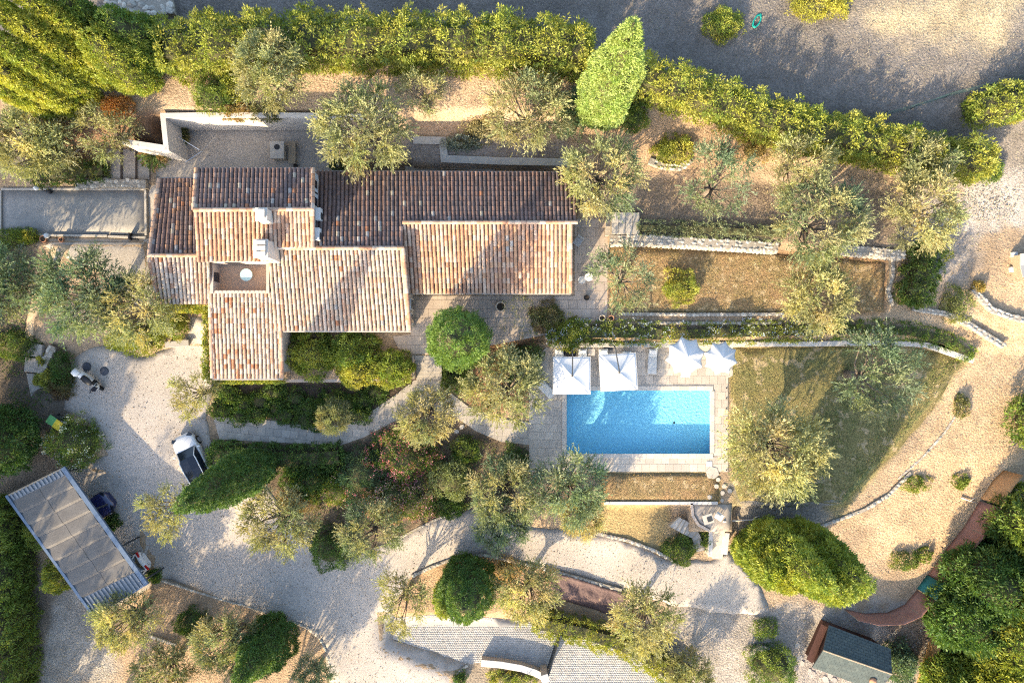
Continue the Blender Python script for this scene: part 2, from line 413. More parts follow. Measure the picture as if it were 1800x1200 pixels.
# ================================================================ surfaces of the place
GRAVEL = mat('gravel', (.345, .305, .265), (.43, .385, .34), .35, .95, fine=.18, fscale=12, speck=(.19, .15, .115), sscale=6.5, samt=.65, bump=.6, bdist=.03, bscale=25)
GRAVEL2 = mat('court_gravel', (.33, .29, .25), (.39, .35, .30), .6, .95, fine=.25, fscale=14, speck=(.15, .12, .09), sscale=8, samt=.66, bump=.4, bdist=.02, bscale=30)
CLAY = mat('clay_court', (.25, .235, .215), (.31, .295, .27), .9, .95, fine=.14, fscale=6)
LAWNM = mat('lawn_turf', (.36, .23, .12), (.23, .185, .085), .8, .97, fine=.45, fscale=8, speck=(.44, .33, .19), sscale=1.6, samt=.56, bump=1.0, bdist=.06, bscale=14)
drive_px = [(182, 606), (250, 628), (300, 612), (330, 590), (332, 556), (368, 556), (370, 668), (372, 700), (361, 733), (372, 775), (385, 800), (470, 860), (540, 940), (600, 985), (690, 950), (760, 915), (830, 893), (900, 920), (1010, 935), (1075, 942), (1180, 985), (1250, 985), (1280, 970), (1340, 1036), (1352, 1076), (1290, 1080), (1180, 1062), (1090, 1036), (970, 1000), (890, 985), (850, 973), (790, 983), (728, 1008), (692, 1060), (690, 1122), (822, 1165), (802, 1190), (800, 1330), (600, 1330), (570, 1130), (540, 1104), (440, 1070), (285, 1018), (262, 1035), (180, 1080), (20, 872), (108, 822), (190, 800), (165, 745), (112, 718), (112, 660), (135, 625)]
sheet('driveway', drive_px, GRAVEL, .03, step=.6, wob=.10)
court = sheet('courtyard', [(300, 224), (600, 224), (604, 300), (606, 330), (262, 330), (262, 262), (300, 262)], GRAVEL2, .03, flat=0.0, step=.8, wob=.03)
sheet('side_yard', [(262, 310), (290, 310), (290, 560), (262, 560), (180, 480), (90, 440), (60, 418), (262, 418)], GRAVEL2, .025, step=.5, wob=.05)
mat('earth_path', (.46, .33, .2), (.54, .40, .26), 1.0, .95, fine=.25, fscale=14)
sheet('garden_path', [(95, 430), (125, 430), (100, 480), (82, 520), (62, 560), (58, 600), (42, 600), (48, 560), (62, 500)], MATS['earth_path'], .03, step=.4, wob=.05)
# boules court with a low timber and stone border
bc = sheet('boules_court', [(4, 334), (256, 334), (256, 412), (4, 412)], CLAY, .05, flat=.05, step=.8)
BORDER = mat('border_timber', (.36, .33, .28), (.44, .4, .35), 3, .9, fine=.15)
for a, b in (((4, 333), (258, 333)), ((257, 335), (258, 414)), ((4, 413), (190, 415)), ((192, 416), (258, 418)), ((3, 336), (3, 411))):
    u, v = P(*a, .05), P(*b, .05); d = (v-u); MB().box((u+v)/2+Vector((0, 0, .06)), (d.length, .16, .2), math.atan2(d.y, d.x)).build('border', BORDER, bc, bevel=.01)
lawn1 = sheet('lawn', [(1072, 430), (1240, 436), (1400, 448), (1480, 456), (1556, 462), (1552, 548), (1380, 548), (1072, 552)], LAWNM, .02, step=.6, wob=.08)
sheet('lawn', [(1284, 612), (1450, 610), (1600, 606), (1690, 632), (1640, 720), (1560, 810), (1480, 884), (1300, 880), (1284, 840)], mat('pool_lawn_turf', (.30, .235, .10), (.165, .17, .065), .45, .97, fine=.45, fscale=8, speck=(.42, .33, .19), sscale=1.0, samt=.56, bump=1.0, bdist=.06, bscale=14), .02, step=.6, wob=.08)
sheet('lawn', [(1062, 832), (1262, 832), (1264, 882), (1062, 882)], LAWNM, .02, flat=-1.1, step=.6, wob=.04)

# cobbled entrance drive
cob_px = [(690, 1085), (760, 1080), (860, 1085), (930, 1092), (985, 1118), (1060, 1128), (1120, 1150), (1170, 1190), (1180, 1290), (960, 1290), (958, 1186), (900, 1172), (845, 1163), (822, 1166), (690, 1122)]
cobd = sheet('cobbled_drive', cob_px, mat('cobble_joint', (.32, .30, .27), (.37, .35, .32), 3, .95, fine=.2), .03, step=.6)
def cobbles():
    q = [(at(a, b).x, at(a, b).y) for a, b in cob_px]; vv = []; ff = []; cc = []
    xs = [p[0] for p in q]; ys = [p[1] for p in q]; sx, sy = .17, .14; y = min(ys); j = 0
    while y < max(ys):
        x = min(xs)+(j % 2)*sx/2
        while x < max(xs):
            if inside(q, x, y):
                z = hgt(x, y)+.03; b = len(vv); hx, hy = sx*.485, sy*.48; jx, jy = random.uniform(-.01, .01), random.uniform(-.01, .01); hz = .008+random.uniform(-.004, .005)
                for k, (e, zz) in enumerate(((1, -.02), (.86, hz))):
                    vv += [(x+jx-hx*e, y+jy-hy*e, z+zz), (x+jx+hx*e, y+jy-hy*e, z+zz), (x+jx+hx*e, y+jy+hy*e, z+zz), (x+jx-hx*e, y+jy+hy*e, z+zz)]
                ff += [[b+4, b+5, b+6, b+7]]+[[b+i, b+(i+1) % 4, b+4+(i+1) % 4, b+4+i] for i in range(4)]
                g = random.choice([.36, .38, .40, .42, .33, .39]); cc += [(g, g*.965, g*.91)]*8
            x += sx
        y += sy; j += 1
    o = link('cobblestone', np_mesh('cobblestone', vv, ff, cc), mat('cobble', None, (.8, .79, .78), 2., .9, fine=.2, fscale=20, attr=True), cobd); o['kind'] = 'stuff'
cobbles()

# stone path from the drive to the house steps and the pool
path_px = [(374, 732), (470, 738), (560, 750), (612, 746), (660, 718), (700, 690), (728, 668), (778, 668), (792, 690), (820, 712), (860, 732), (935, 742), (935, 782), (880, 776), (836, 757), (806, 736), (775, 722), (735, 722), (690, 742), (640, 768), (600, 782), (500, 778), (386, 772)]
pth = sheet('path', path_px, BED, .0, flat=-1.13, step=.6)
pave(pth, [P(a, b, -1.1) for a, b in path_px], -1.095, .62, .62, R_(-6), PAVER, name='paving_slab')

# patio round the house
pat_px = [(722, 520), (1010, 520), (1010, 384), (1070, 384), (1070, 512), (1066, 560), (985, 575), (975, 585), (900, 600), (800, 618), (778, 622), (728, 622), (700, 612), (690, 590), (722, 588)]
pat = sheet('patio', pat_px, BED, .0, flat=0.0, step=.8)
pave(pat, [P(a, b, .03) for a, b in pat_px], .03, .66, .66, 0, mat('patio_paver', (.37, .305, .25), (.43, .36, .30), 1.6, .8, fine=.12, fscale=18, orand=.12), name='paving_slab')

# pool deck, pool
deck_px = [(930, 640), (962, 608), (1288, 606), (1288, 660), (1280, 664), (1280, 829), (930, 829)]
PIT = [pq[0].x-.12, pq[2].y-.12, pq[1].x+.12, pq[0].y+.12]
deck = MB(); dq = [P(a, b, -1.1) for a, b in deck_px]
hole = [(PIT[0], PIT[1]), (PIT[2], PIT[1]), (PIT[2], PIT[3]), (PIT[0], PIT[3])]
xs = [p.x for p in dq]; ys = [p.y for p in dq]; x0, x1, y0, y1 = min(xs), max(xs), min(ys), max(ys)
for rct in ((x0, y0, x1, PIT[1]), (x0, PIT[3], x1, y1), (x0, PIT[1], PIT[0], PIT[3]), (PIT[2], PIT[1], x1, PIT[3])):
    p = clip_cell([(v.x, v.y) for v in dq], *rct); deck.prism(p, -1.35, -1.1)
deck = deck.build('pool_deck', BED); tag(deck, kind='structure')
DECKM = mat('deck_paver', (.41, .36, .305), (.48, .43, .37), 1.4, .75, fine=.12, fscale=18, orand=.13)
pave(deck, [(v.x, v.y) for v in dq], -1.075, .6, .6, 0, DECKM, holes=[hole], name='paving_slab')
POOLM = mat('pool_liner', (.25, .60, .77), (.30, .66, .80), 5, .6, fine=.08, fscale=6, bump=.5, bdist=.12, bscale=5)
pool = thing('swimming_pool', 'rectangular blue swimming pool set in the pale stone deck', 'pool', (0, 0, 0))
b = MB(); zf, zt = -2.0, -1.09; px0, py0, px1, py1 = PIT
b.poly([(px0, py0, zf), (px1, py0, zf), (px1, py1, zf), (px0, py1, zf)])
for a, c in (((px0, py0), (px1, py0)), ((px1, py0), (px1, py1)), ((px1, py1), (px0, py1)), ((px0, py1), (px0, py0))):
    b.poly([(c[0], c[1], zf), (a[0], a[1], zf), (a[0], a[1], zt), (c[0], c[1], zt)])
b.build('basin', POOLM, pool)
for k, (wd, zz) in enumerate(((.35, -1.55), (.7, -1.78))):
    MB().box(((px0+px0+wd)/2+.002, (py0+py1)/2, (zz+zf)/2+.002*k), (wd, py1-py0-.01, zz-zf)).build('pool_step', POOLM, pool)
COPE = mat('coping', (.48, .43, .37), (.55, .5, .44), 1.5, .7, fine=.08, orand=.08)
nc = 18
for i in range(nc):
    wx = (px1-px0-.02)/nc
    for y, s in ((py0, -1), (py1, 1)):
        MB().box((px0+.01+wx*(i+.5), y-s*.08, -1.06), (wx-.012, .34, .06)).build('coping_stone', COPE, pool, bevel=.008)
for i in range(8):
    wy = (py1-py0-.55)/8
    for x, s in ((px0, -1), (px1, 1)):
        MB().box((x-s*.08, py0+.275+wy*(i+.5), -1.06), (.34, wy-.012, .06)).build('coping_stone', COPE, pool, bevel=.008)
def water():
    m, t, b_, N, L = new_mat('pool_water')
    g = N('ShaderNodeNewGeometry').outputs['Position']
    f, n = noise_fac(t, 3.2, 3, coord=g); f2, n2 = noise_fac(t, 9.0, 2, coord=g)
    ad = N('ShaderNodeMath'); ad.operation = 'ADD'; L(f, ad.inputs[0]); L(f2, ad.inputs[1])
    bu = N('ShaderNodeBump'); bu.inputs['Strength'].default_value = .35; bu.inputs['Distance'].default_value = .05; L(ad.outputs[0], bu.inputs['Height'])
    tr = N('ShaderNodeBsdfTransparent'); tr.inputs['Color'].default_value = (.88, .98, 1, 1)
    gl = N('ShaderNodeBsdfGlossy'); gl.inputs['Roughness'].default_value = .03; L(bu.outputs[0], gl.inputs['Normal'])
    fr = N('ShaderNodeLayerWeight'); fr.inputs['Blend'].default_value = .5
    pw = N('ShaderNodeMath'); pw.operation = 'POWER'; L(fr.outputs['Facing'], pw.inputs[0]); pw.inputs[1].default_value = 5.0
    ma = N('ShaderNodeMath'); ma.operation = 'MULTIPLY_ADD'; L(pw.outputs[0], ma.inputs[0]); ma.inputs[1].default_value = .98; ma.inputs[2].default_value = .02
    mx = N('ShaderNodeMixShader'); L(ma.outputs[0], mx.inputs[0]); L(tr.outputs[0], mx.inputs[1]); L(gl.outputs[0], mx.inputs[2])
    L(mx.outputs[0], t.nodes['Material Output'].inputs['Surface']); return m
wx = np.linspace(px0, px1, 61); wy = np.linspace(py0, py1, 31); WX, WY = np.meshgrid(wx, wy); wi = np.arange(61*31).reshape(31, 61)
wz = -1.2+(vnoise(WX, WY, .35, 9)-.5)*.012
wo = link('water', np_mesh('water', np.stack([WX.ravel(), WY.ravel(), wz.ravel()], 1), np.stack([wi[:-1, :-1].ravel(), wi[:-1, 1:].ravel(), wi[1:, 1:].ravel(), wi[1:, :-1].ravel()], 1), None, True), water(), pool)
dr = P(1181, 741, -2.7); MB().lathe([(.08, 0), (.08, .02), (.03, .03)], 14, (dr.x, dr.y, zf)).build('drain', BLACK, pool)
sk = P(1247, 815, -1.06)
MB().box(sk, (.4, .4, .035)).build('skimmer_lid', WHITEP, pool, bevel=.01)

# ================================================================ house
house = thing('house', 'long stone villa with terracotta tiled roofs and white walls', 'house', (0, 0, 0))
def pv(l): return P(l[0], l[1], l[2])
PAL_N = [(0.198, 0.128, 0.105), (0.173, 0.118, 0.102), (0.224, 0.143, 0.115), (0.154, 0.115, 0.105), (0.192, 0.138, 0.122), (0.243, 0.16, 0.128), (0.141, 0.109, 0.1), (0.211, 0.134, 0.106), (0.179, 0.131, 0.118)]  # weathered north slope tiles; the slopes' shade is also darkened into these tones
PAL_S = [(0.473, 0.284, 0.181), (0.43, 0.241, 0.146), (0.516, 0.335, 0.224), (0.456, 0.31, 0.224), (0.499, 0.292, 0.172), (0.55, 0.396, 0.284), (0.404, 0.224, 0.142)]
PAL_P = [(0.487, 0.37, 0.277), (0.521, 0.42, 0.336), (0.437, 0.302, 0.218), (0.554, 0.462, 0.378), (0.47, 0.353, 0.277), (0.42, 0.252, 0.168), (0.504, 0.403, 0.319), (0.395, 0.319, 0.26)]
ODD = [(0.409, 0.36, 0.31), (0.384, 0.174, 0.093), (0.31, 0.285, 0.26), (0.372, 0.322, 0.248), (0.384, 0.248, 0.186)]
TILEM = mat('roof_tile', None, (.72, .70, .70), 2.5, .88, fine=.22, fscale=9, speck=(.2, .18, .16), sscale=13, samt=.70, attr=True, bump=.3, bdist=.01)
TILEP = mat('lichen_roof_tile', None, (.70, .68, .66), 3.0, .9, fine=.34, fscale=12, speck=(.52, .48, .40), sscale=10, samt=.60, attr=True, bump=.3, bdist=.01)
UNDER = mat('roof_channel', (.075, .05, .04), (.11, .075, .06), 4, .95, fine=.25)
def tile_arrays(RL, RR, ER, EL, pal, odd=.05, pitch=.275, expo=.37):
    """canal tiles of one slope: list of (verts 12x3, colour)"""
    out = []; Wd = ((RR-RL).length+(ER-EL).length)/2; nc = max(2, round(Wd/pitch))
    for i in range(nc):
        u = (i+.5)/nc; top = RL.lerp(RR, u); bot = EL.lerp(ER, u); sl = top-bot; Ln = sl.length; sd = sl.normalized()
        ac = (ER-EL).normalized(); nn = ac.cross(sd).normalized()
        if nn.z < 0: nn = -nn
        ac = sd.cross(nn).normalized(); nr = max(1, round(Ln/expo)); ex = Ln/nr
        cb = random.uniform(.9, 1.1); colc = random.choice(pal)
        for j in range(nr):
            p0 = bot+sd*(ex*j-.03); p1 = bot+sd*min(ex*(j+1)+.05, Ln+.02)
            jt = ac*random.uniform(-.012, .012); vs_ = []
            for p, r, h in ((p0, .118, .034), (p1, .106, .022)):
                for k in range(6):
                    a = math.pi*k/5; vs_.append(p+jt+ac*(-math.cos(a)*r)+nn*(math.sin(a)*r*.92+h))
            c = random.choice(ODD) if random.random() < odd else (colc if random.random() < .55 else random.choice(pal))
            f = random.uniform(.9, 1.1)*cb
            out.append((vs_, tuple(min(.8, x*f) for x in c)))
    return out
TF = [[0, 1, 7, 6], [1, 2, 8, 7], [2, 3, 9, 8], [3, 4, 10, 9], [4, 5, 11, 10]]
def roof_plane(rl, rr, er, el, pal, m, odd=.05, individual=False):
    RL, RR, ER, EL = pv(rl), pv(rr), pv(er), pv(el)
    n = (RR-RL).cross(EL-RL).normalized(); n = n if n.z > 0 else -n
    ring = [EL, ER, RR, RL]
    o = MB().hexa([p-n*.14 for p in ring], ring).build('roof_slope', UNDER, house)
    ts = tile_arrays(RL, RR, ER, EL, pal, odd)
    if not individual:
        V_ = np.array([[tuple(p) for p in t[0]] for t in ts]).reshape(-1, 3); nt_ = len(ts)
        F_ = (np.array(TF)[None]+12*np.arange(nt_)[:, None, None]).reshape(-1, 4)
        C_ = np.repeat(np.array([t[1] for t in ts]), 12, axis=0)
        q = link('tile', np_mesh('tile', V_, F_, C_, False), m, o); q['kind'] = 'stuff'
    else:
        meshes = []
        for c in pal+ODD[:2]:
            t = ts[0]; o0 = t[0][0]
            me = np_mesh('tile', [tuple(p-t[0][2]) for p in t[0]], TF, [c]*12); me.materials.append(m); meshes.append(me)
        for k, t in enumerate(ts[:300]):
            q = link('tile', random.choice(meshes), None, o, t[0][2])
        rest = ts[300:]
        if rest:
            V_ = np.array([[tuple(p) for p in t[0]] for t in rest]).reshape(-1, 3)
            F_ = (np.array(TF)[None]+12*np.arange(len(rest))[:, None, None]).reshape(-1, 4)
            q = link('tile', np_mesh('tile', V_, F_, np.repeat(np.array([t[1] for t in rest]), 12, axis=0)), m, o); q['kind'] = 'stuff'
    return o
RIDGES = []
def ridge(a, b, parent, pal=PAL_S):
    A, B = pv(a), pv(b); d = B-A; n = max(1, round(d.length/.42)); rz = math.atan2(d.y, d.x); pit = math.asin(d.z/d.length)
    if not RIDGES:
        for c in PAL_S+PAL_P[:3]:
            vv = []
            for x, r in ((0, .15), (.46, .125)):
                for k in range(7):
                    t = math.pi*k/6; vv.append((x, -math.cos(t)*r, math.sin(t)*r*.85+(.03 if x == 0 else 0)))
            me = np_mesh('ridge_tile', vv, [[k, k+1, k+8, k+7][::-1] for k in range(6)], [c]*14, True); me.materials.append(TILEM); RIDGES.append(me)
    for i in range(n):
        o = link('ridge_tile', random.choice(RIDGES), None, parent, A+d*(i/n)+Vector((0, 0, .05))); o.rotation_euler = (0, -pit, rz)
def solid(profL, profR, z0, m=WHITEWALL, name='wall', drop=.16):
    """wall block under a roof; profL/profR: north eave, ridge, south eave as (px,py,z) at the west and east end"""
    L_ = [pv(p)-Vector((0, 0, drop)) for p in profL]; Rr = [pv(p)-Vector((0, 0, drop)) for p in profR]
    pl = [Vector((L_[0].x, L_[0].y, z0))]+L_+[Vector((L_[-1].x, L_[-1].y, z0))]
    pr = [Vector((Rr[0].x, Rr[0].y, z0))]+Rr+[Vector((Rr[-1].x, Rr[-1].y, z0))]
    return MB().hexa(pl, pr).build(name, m, house)
# walls (inset from the eaves)
solid([(712, 309, 3.5), (712, 391, 4.5), (712, 507, 3.1)], [(996, 309, 3.5), (996, 391, 4.5), (996, 507, 3.1)], -.3)
solid([(478, 309, 3.5), (478, 436, 4.93), (490, 572, 3.3)], [(704, 309, 3.5), (704, 436, 4.93), (716, 572, 3.3)], -.9)
solid([(352, 303, 5.65), (350, 369, 6.45), (354, 450, 5.5)], [(546, 303, 5.65), (546, 368, 6.45), (546, 430, 5.8)], -.2)
solid([(288, 321, 3.0), (272, 450, 4.55), (282, 526, 3.75)], [(366, 321, 3.0), (366, 450, 4.55), (366, 526, 3.75)], -.5)
solid([(373, 514, 3.95), (376, 580, 3.2), (379, 655, 2.4)], [(489, 514, 3.95), (490, 580, 3.2), (491, 655, 2.4)], -1.4, PINKWALL)
# roof slopes
roofs = {}
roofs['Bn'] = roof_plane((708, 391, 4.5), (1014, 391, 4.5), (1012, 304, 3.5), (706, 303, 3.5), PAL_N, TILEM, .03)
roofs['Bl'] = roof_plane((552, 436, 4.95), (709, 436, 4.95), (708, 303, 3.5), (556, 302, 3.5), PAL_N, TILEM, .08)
roofs['D'] = roof_plane((707, 393, 4.5), (1003, 393, 4.5), (1002, 515, 3.05), (716, 515, 3.05), PAL_S, TILEM, .04)
roofs['C'] = roof_plane((470, 437, 4.95), (709, 437, 4.95), (721, 580, 3.28), (482, 580, 3.28), PAL_P, TILEP, .03)
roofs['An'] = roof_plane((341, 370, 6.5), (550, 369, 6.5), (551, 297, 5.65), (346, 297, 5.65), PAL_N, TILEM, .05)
roofs['As'] = roof_plane((341, 370, 6.5), (480, 369, 6.5), (481, 458, 5.45), (346, 459, 5.45), PAL_S, TILEM, .05)
roofs['At'] = roof_plane((480, 369, 6.5), (550, 369, 6.5), (554, 434, 5.73), (481, 434, 5.73), PAL_S, TILEM, .05)
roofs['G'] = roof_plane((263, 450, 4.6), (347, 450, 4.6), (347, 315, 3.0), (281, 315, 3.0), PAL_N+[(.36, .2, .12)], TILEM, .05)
roofs['E'] = roof_plane((263, 450, 4.6), (370, 451, 4.6), (372, 533, 3.7), (275, 533, 3.7), PAL_P, TILEP, .03)
roofs['F'] = roof_plane((367, 512, 3.95), (492, 512, 3.95), (497, 664, 2.35), (374, 664, 2.35), PAL_P, TILEP, .03, True)
ridge((708, 391, 4.5), (1014, 391, 4.5), roofs['Bn']); ridge((480, 436, 4.95), (710, 436, 4.95), roofs['C'], PAL_P)
ridge((341, 369, 6.5), (551, 368, 6.5), roofs['An']); ridge((263, 449, 4.6), (348, 449, 4.6), roofs['E'])
for a, b_ in (((550, 368, 6.5), (551, 297, 5.65)), ((346, 297, 5.65), (341, 369, 6.5)), ((721, 580, 3.3), (709, 437, 4.97)), ((497, 664, 2.37), (494, 582, 3.2)), ((374, 664, 2.37), (370, 535, 3.7)), ((1003, 515, 3.07), (1003, 393, 4.5)), ((275, 533, 3.72), (263, 450, 4.6)), ((281, 315, 3.02), (263, 450, 4.6)), ((550, 434, 5.75), (550, 369, 6.5))):
    ridge(a, b_, roofs['F'], PAL_P)
# gutters
GUT = mat('zinc_gutter', (.30, .29, .28), (.38, .37, .36), 3, .5, metal=.5)
for a, b_ in (((706, 516, 2.95), (1004, 516, 2.95)), ((497, 582, 3.2), (722, 582, 3.2)), ((374, 666, 2.25), (498, 666, 2.25)), ((346, 296, 5.5), (551, 296, 5.5)), ((552, 301, 3.4), (1013, 303, 3.4)), ((281, 313, 2.9), (346, 313, 2.9))):
    A, B = pv(a), pv(b_); MB().tube([A, B], .07, 6).build('gutter', GUT, house)
# roof terrace
tf = [P(368, 455, 2.9), P(474, 455, 2.9), P(474, 516, 2.9), P(368, 516, 2.9)]
ter = MB().prism([(p.x, p.y) for p in tf], 2.7, 2.9).build('terrace_floor', mat('terracotta_floor', (.52, .36, .24), (.60, .43, .30), 1.5, .85, fine=.15, fscale=10), house)
wl = P(372, 486, 4.1); MB().box((wl.x, wl.y, 3.45), (.22, 2.25, 1.35)).build('terrace_wall', PINKWALL, house)
MB().box((wl.x+.125, wl.y, 3.6), (.04, .62, .8)).build('terrace_window', GLASS, house, bevel=.005)
wr = P(471, 486, 4.1); MB().box((wr.x, wr.y, 3.4), (.2, 2.25, 1.5)).build('terrace_wall', PINKWALL, house)
ws = P(421, 513, 4.0); MB().box((ws.x, ws.y, 3.4), (3.7, .2, 1.3)).build('terrace_wall', PINKWALL, house)
wn = P(421, 461, 4.8); MB().box((wn.x, wn.y+.14, 4.0), (3.9, .22, 2.3)).build('terrace_wall', PINKWALL, house)
MB().box((wn.x-.6, wn.y+.01, 3.75), (1.0, .05, 1.6)).build('terrace_door', GLASS, house)
# chimneys
CHIM = mat('chimney_render', (.45, .41, .36), (.57, .52, .46), 2, .9, fine=.1, fscale=12)
def chimney(px, py, zb, zt, sx, sy, pots):
    c = P(px, py, zt); o = MB().hexa([(c.x-sx*.62, c.y-sy*.62, zb), (c.x+sx*.62, c.y-sy*.62, zb), (c.x+sx*.62, c.y+sy*.62, zb), (c.x-sx*.62, c.y+sy*.62, zb)], [(c.x-sx/2, c.y-sy/2, zt), (c.x+sx/2, c.y-sy/2, zt), (c.x+sx/2, c.y+sy/2, zt), (c.x-sx/2, c.y+sy/2, zt)]).build('chimney', CHIM, house, bevel=.03)
    MB().box((c.x, c.y, zt+.04), (sx+.14, sy+.14, .09)).build('cornice', CHIM, o, bevel=.02)
    for k in range(pots):
        y = c.y+(k-(pots-1)/2)*sy/pots
        for s in (-1, 1): MB().box((c.x+s*sx*.32, y, zt+.2), (.12, sy/pots*.7, .26)).build('flue_block', CHIM, o, bevel=.02)
        MB().box((c.x+.02, y, zt+.36), (sx*.95, sy/pots*.8, .07)).build('cap_slab', CHIM, o, bevel=.02)
        MB().box((c.x+sx*.1, y, zt+.1), (sx*.3, sy/pots*.45, .05)).build('flue', BLACK, o)
chimney(460, 377, 5.9, 7.35, .62, .7, 1)
chimney(459, 437, 4.6, 6.9, .8, 1.05, 3)
# tower east wall: windows and shutters
ew = P(546, 370, 5.0)
EWX = P(546, 370, 5.6).x
SHUT = mat('shutter', (.42, .47, .52), rough=.7)
for py, zz in ((326, 4.75), (352, 4.85)):
    y = P(548, py, zz).y; f = MB().box((EWX+.03, y, zz), (.08, .85, 1.0)).build('window', WHITEP, house, bevel=.01)
    MB().box((EWX+.06, y, zz), (.05, .68, .84)).build('pane', GLASS, f)
    for s in (-1, 1): MB().box((EWX+.09, y+s*.62, zz), (.05, .36, 1.0)).build('shutter', SHUT, f, bevel=.005)
# south wall of the right wing: doors and windows
SWY = P(860, 507, 3.1).y
for k, (x0, x1, zb, zt) in enumerate(((772, 792, .1, 2.2), (818, 830, .9, 2.2), (834, 845, .9, 2.2), (876, 887, .9, 2.2), (900, 918, .1, 2.2), (937, 954, .9, 2.2), (972, 990, .1, 2.2))):
    a, c = P(x0, 515, 2).x, P(x1, 515, 2).x; f = MB().box(((a+c)/2, SWY-.02, (zb+zt)/2), (c-a+.12, .1, zt-zb+.12)).build('window' if zb > .5 else 'door', WHITEP, house, bevel=.01)
    MB().box(((a+c)/2, SWY-.07, (zb+zt)/2), (c-a, .04, zt-zb)).build('pane', GLASS, f)
    for s in (-1, 1): MB().box(((a+c)/2+s*(c-a)*.78, SWY-.08, (zb+zt)/2), ((c-a)*.5, .05, zt-zb)).build('shutter', SHUT if k % 2 else WHITEP, f, bevel=.005)
cwx = P(716, 540, 3.3).x
for py in (535, 560):
    y = P(716, py, 1.6).y; f = MB().box((cwx+.03, y, 1.5), (.1, .8, 1.2)).build('window', WHITEP, house, bevel=.01); MB().box((cwx+.07, y, 1.5), (.05, .62, 1.02)).build('pane', GLASS, f)
# planter ledge below the south slope
a0, a1 = P(497, 668, -.05), P(690, 668, -.05)
MB().box(((a0.x+a1.x)/2, a0.y, -.6), (a1.x-a0.x, .3, 1.1)).build('planter_wall', PINKWALL, house, bevel=.02)
# air conditioner boxes on the tower wall
for k, (px, py, zz, lab) in enumerate(((566, 377, 4.75, 'white air conditioner box on tower wall below the blue shutters'), (562, 412, 5.0, 'white air conditioner box on tower wall nearest the ridge corner'))):
    c = P(px, py, zz); t = thing('air_conditioner', lab, 'air conditioner', (EWX+.28, c.y, zz-.35), 0, 'air conditioners on the tower wall')
    MB().box((EWX+.3, c.y, zz), (.34, .82, .62)).build('casing', WHITEP, t, bevel=.03)
    MB().lathe([(.24, 0), (.24, .02)], 18).build('fan_grille', DARKMETAL, t, local=True)
    g = t.children[-1]; g.rotation_euler = (0, R_(90), 0); g.location = (.2, -.12, .35)
    for s in (-1, 1): MB().box((EWX+.14, c.y+s*.3, zz-.34), (.42, .04, .04)).build('bracket', STEEL, t)
print('house done')
# ================================================================ foliage
def nrm(a): return a/np.maximum(np.linalg.norm(a, axis=1, keepdims=True), 1e-9)
def leaf_arrays(B, D, ln, wd, r):
    n = len(B); D = nrm(D); side = nrm(np.cross(D, r.normal(size=(n, 3))))
    ln = np.asarray(ln)[:, None] if np.ndim(ln) else ln; wd = np.asarray(wd)[:, None] if np.ndim(wd) else wd
    mid = B+D*ln*.45
    return np.stack([B, mid+side*wd*.5, B+D*ln, mid-side*wd*.5], 1).reshape(-1, 3)
def leaf_mesh(name, V, cols):
    n = len(V)//4
    return np_mesh(name, V, np.arange(4*n).reshape(n, 4), np.repeat(cols, 4, axis=0))
def pick_cols(cols, n, r, var=.22):
    c = np.array(cols, float)[r.integers(0, len(cols), n)]
    return np.clip(c*(1+r.uniform(-var, var, (n, 1)))*(1+r.uniform(-.06, .06, (n, 3))), 0, 1)
def clumps(C, N, rad, n, ll, lw, cols, r, fan=.7, var=.22, ccol=None):
    """n leaves bunched round each centre, opening along N; colour varies by clump and leaf"""
    M = len(C); rad = np.broadcast_to(rad, (M,))
    D = nrm(np.repeat(N, n, 0)+r.normal(size=(M*n, 3))*fan)
    B = np.repeat(C, n, 0)+D*(np.repeat(rad, n)*r.uniform(.15, 1, M*n)**.6)[:, None]
    LD = nrm(D+r.normal(size=(M*n, 3))*.45)
    V = leaf_arrays(B, LD, ll*r.uniform(.6, 1.3, M*n), lw*r.uniform(.7, 1.2, M*n), r)
    cc = np.repeat(pick_cols(cols, M, r, .18) if ccol is None else ccol, n, 0)*(1+r.uniform(-var, var, (M*n, 1)))
    return V, np.clip(cc, 0, 1)
def lumpy(C, N, spacing, amp, r, thin=.35):
    """gather clumps into boughs: push out near bough centres, pull in and thin out in between; returns C, N, bough id"""
    order = r.permutation(len(C)); picks = []
    for i in order:
        if len(picks) > 700: break
        if not picks or np.min(((C[picks]-C[i])**2).sum(1)) > (spacing*.8)**2: picks.append(i)
    Bc = C[picks]; d = np.full(len(C), 1e9); bid = np.zeros(len(C), int)
    for k in range(0, len(C), 1500):
        dd = np.sqrt(((C[k:k+1500, None]-Bc[None])**2).sum(2)); bid[k:k+1500] = dd.argmin(1); d[k:k+1500] = dd.min(1)
    b = np.clip(1-(d/(.72*spacing))**2, 0, 1); keep = (b > .22) | (r.random(len(C)) < thin)
    ba = r.uniform(.6, 1.3, len(Bc))[bid]
    C2 = C+N*((b-.45)*amp*ba)[:, None]
    lean = (C-Bc[bid])/max(spacing, 1e-6)
    N2 = nrm(N+lean*.8)
    return C2[keep], N2[keep], bid[keep]
def bough_cols(cols, bid, r, var=.16):
    nb = bid.max()+1 if len(bid) else 1
    return np.clip(pick_cols(cols, nb, r, var)[bid]*.6+pick_cols(cols, len(bid), r, .14)*.4, 0, 1)
OL = [(.35, .345, .165), (.40, .385, .19), (.30, .31, .155), (.44, .415, .215), (.27, .29, .155)]
OLG = [(.19, .25, .15), (.22, .27, .165), (.165, .225, .135), (.27, .30, .17)]
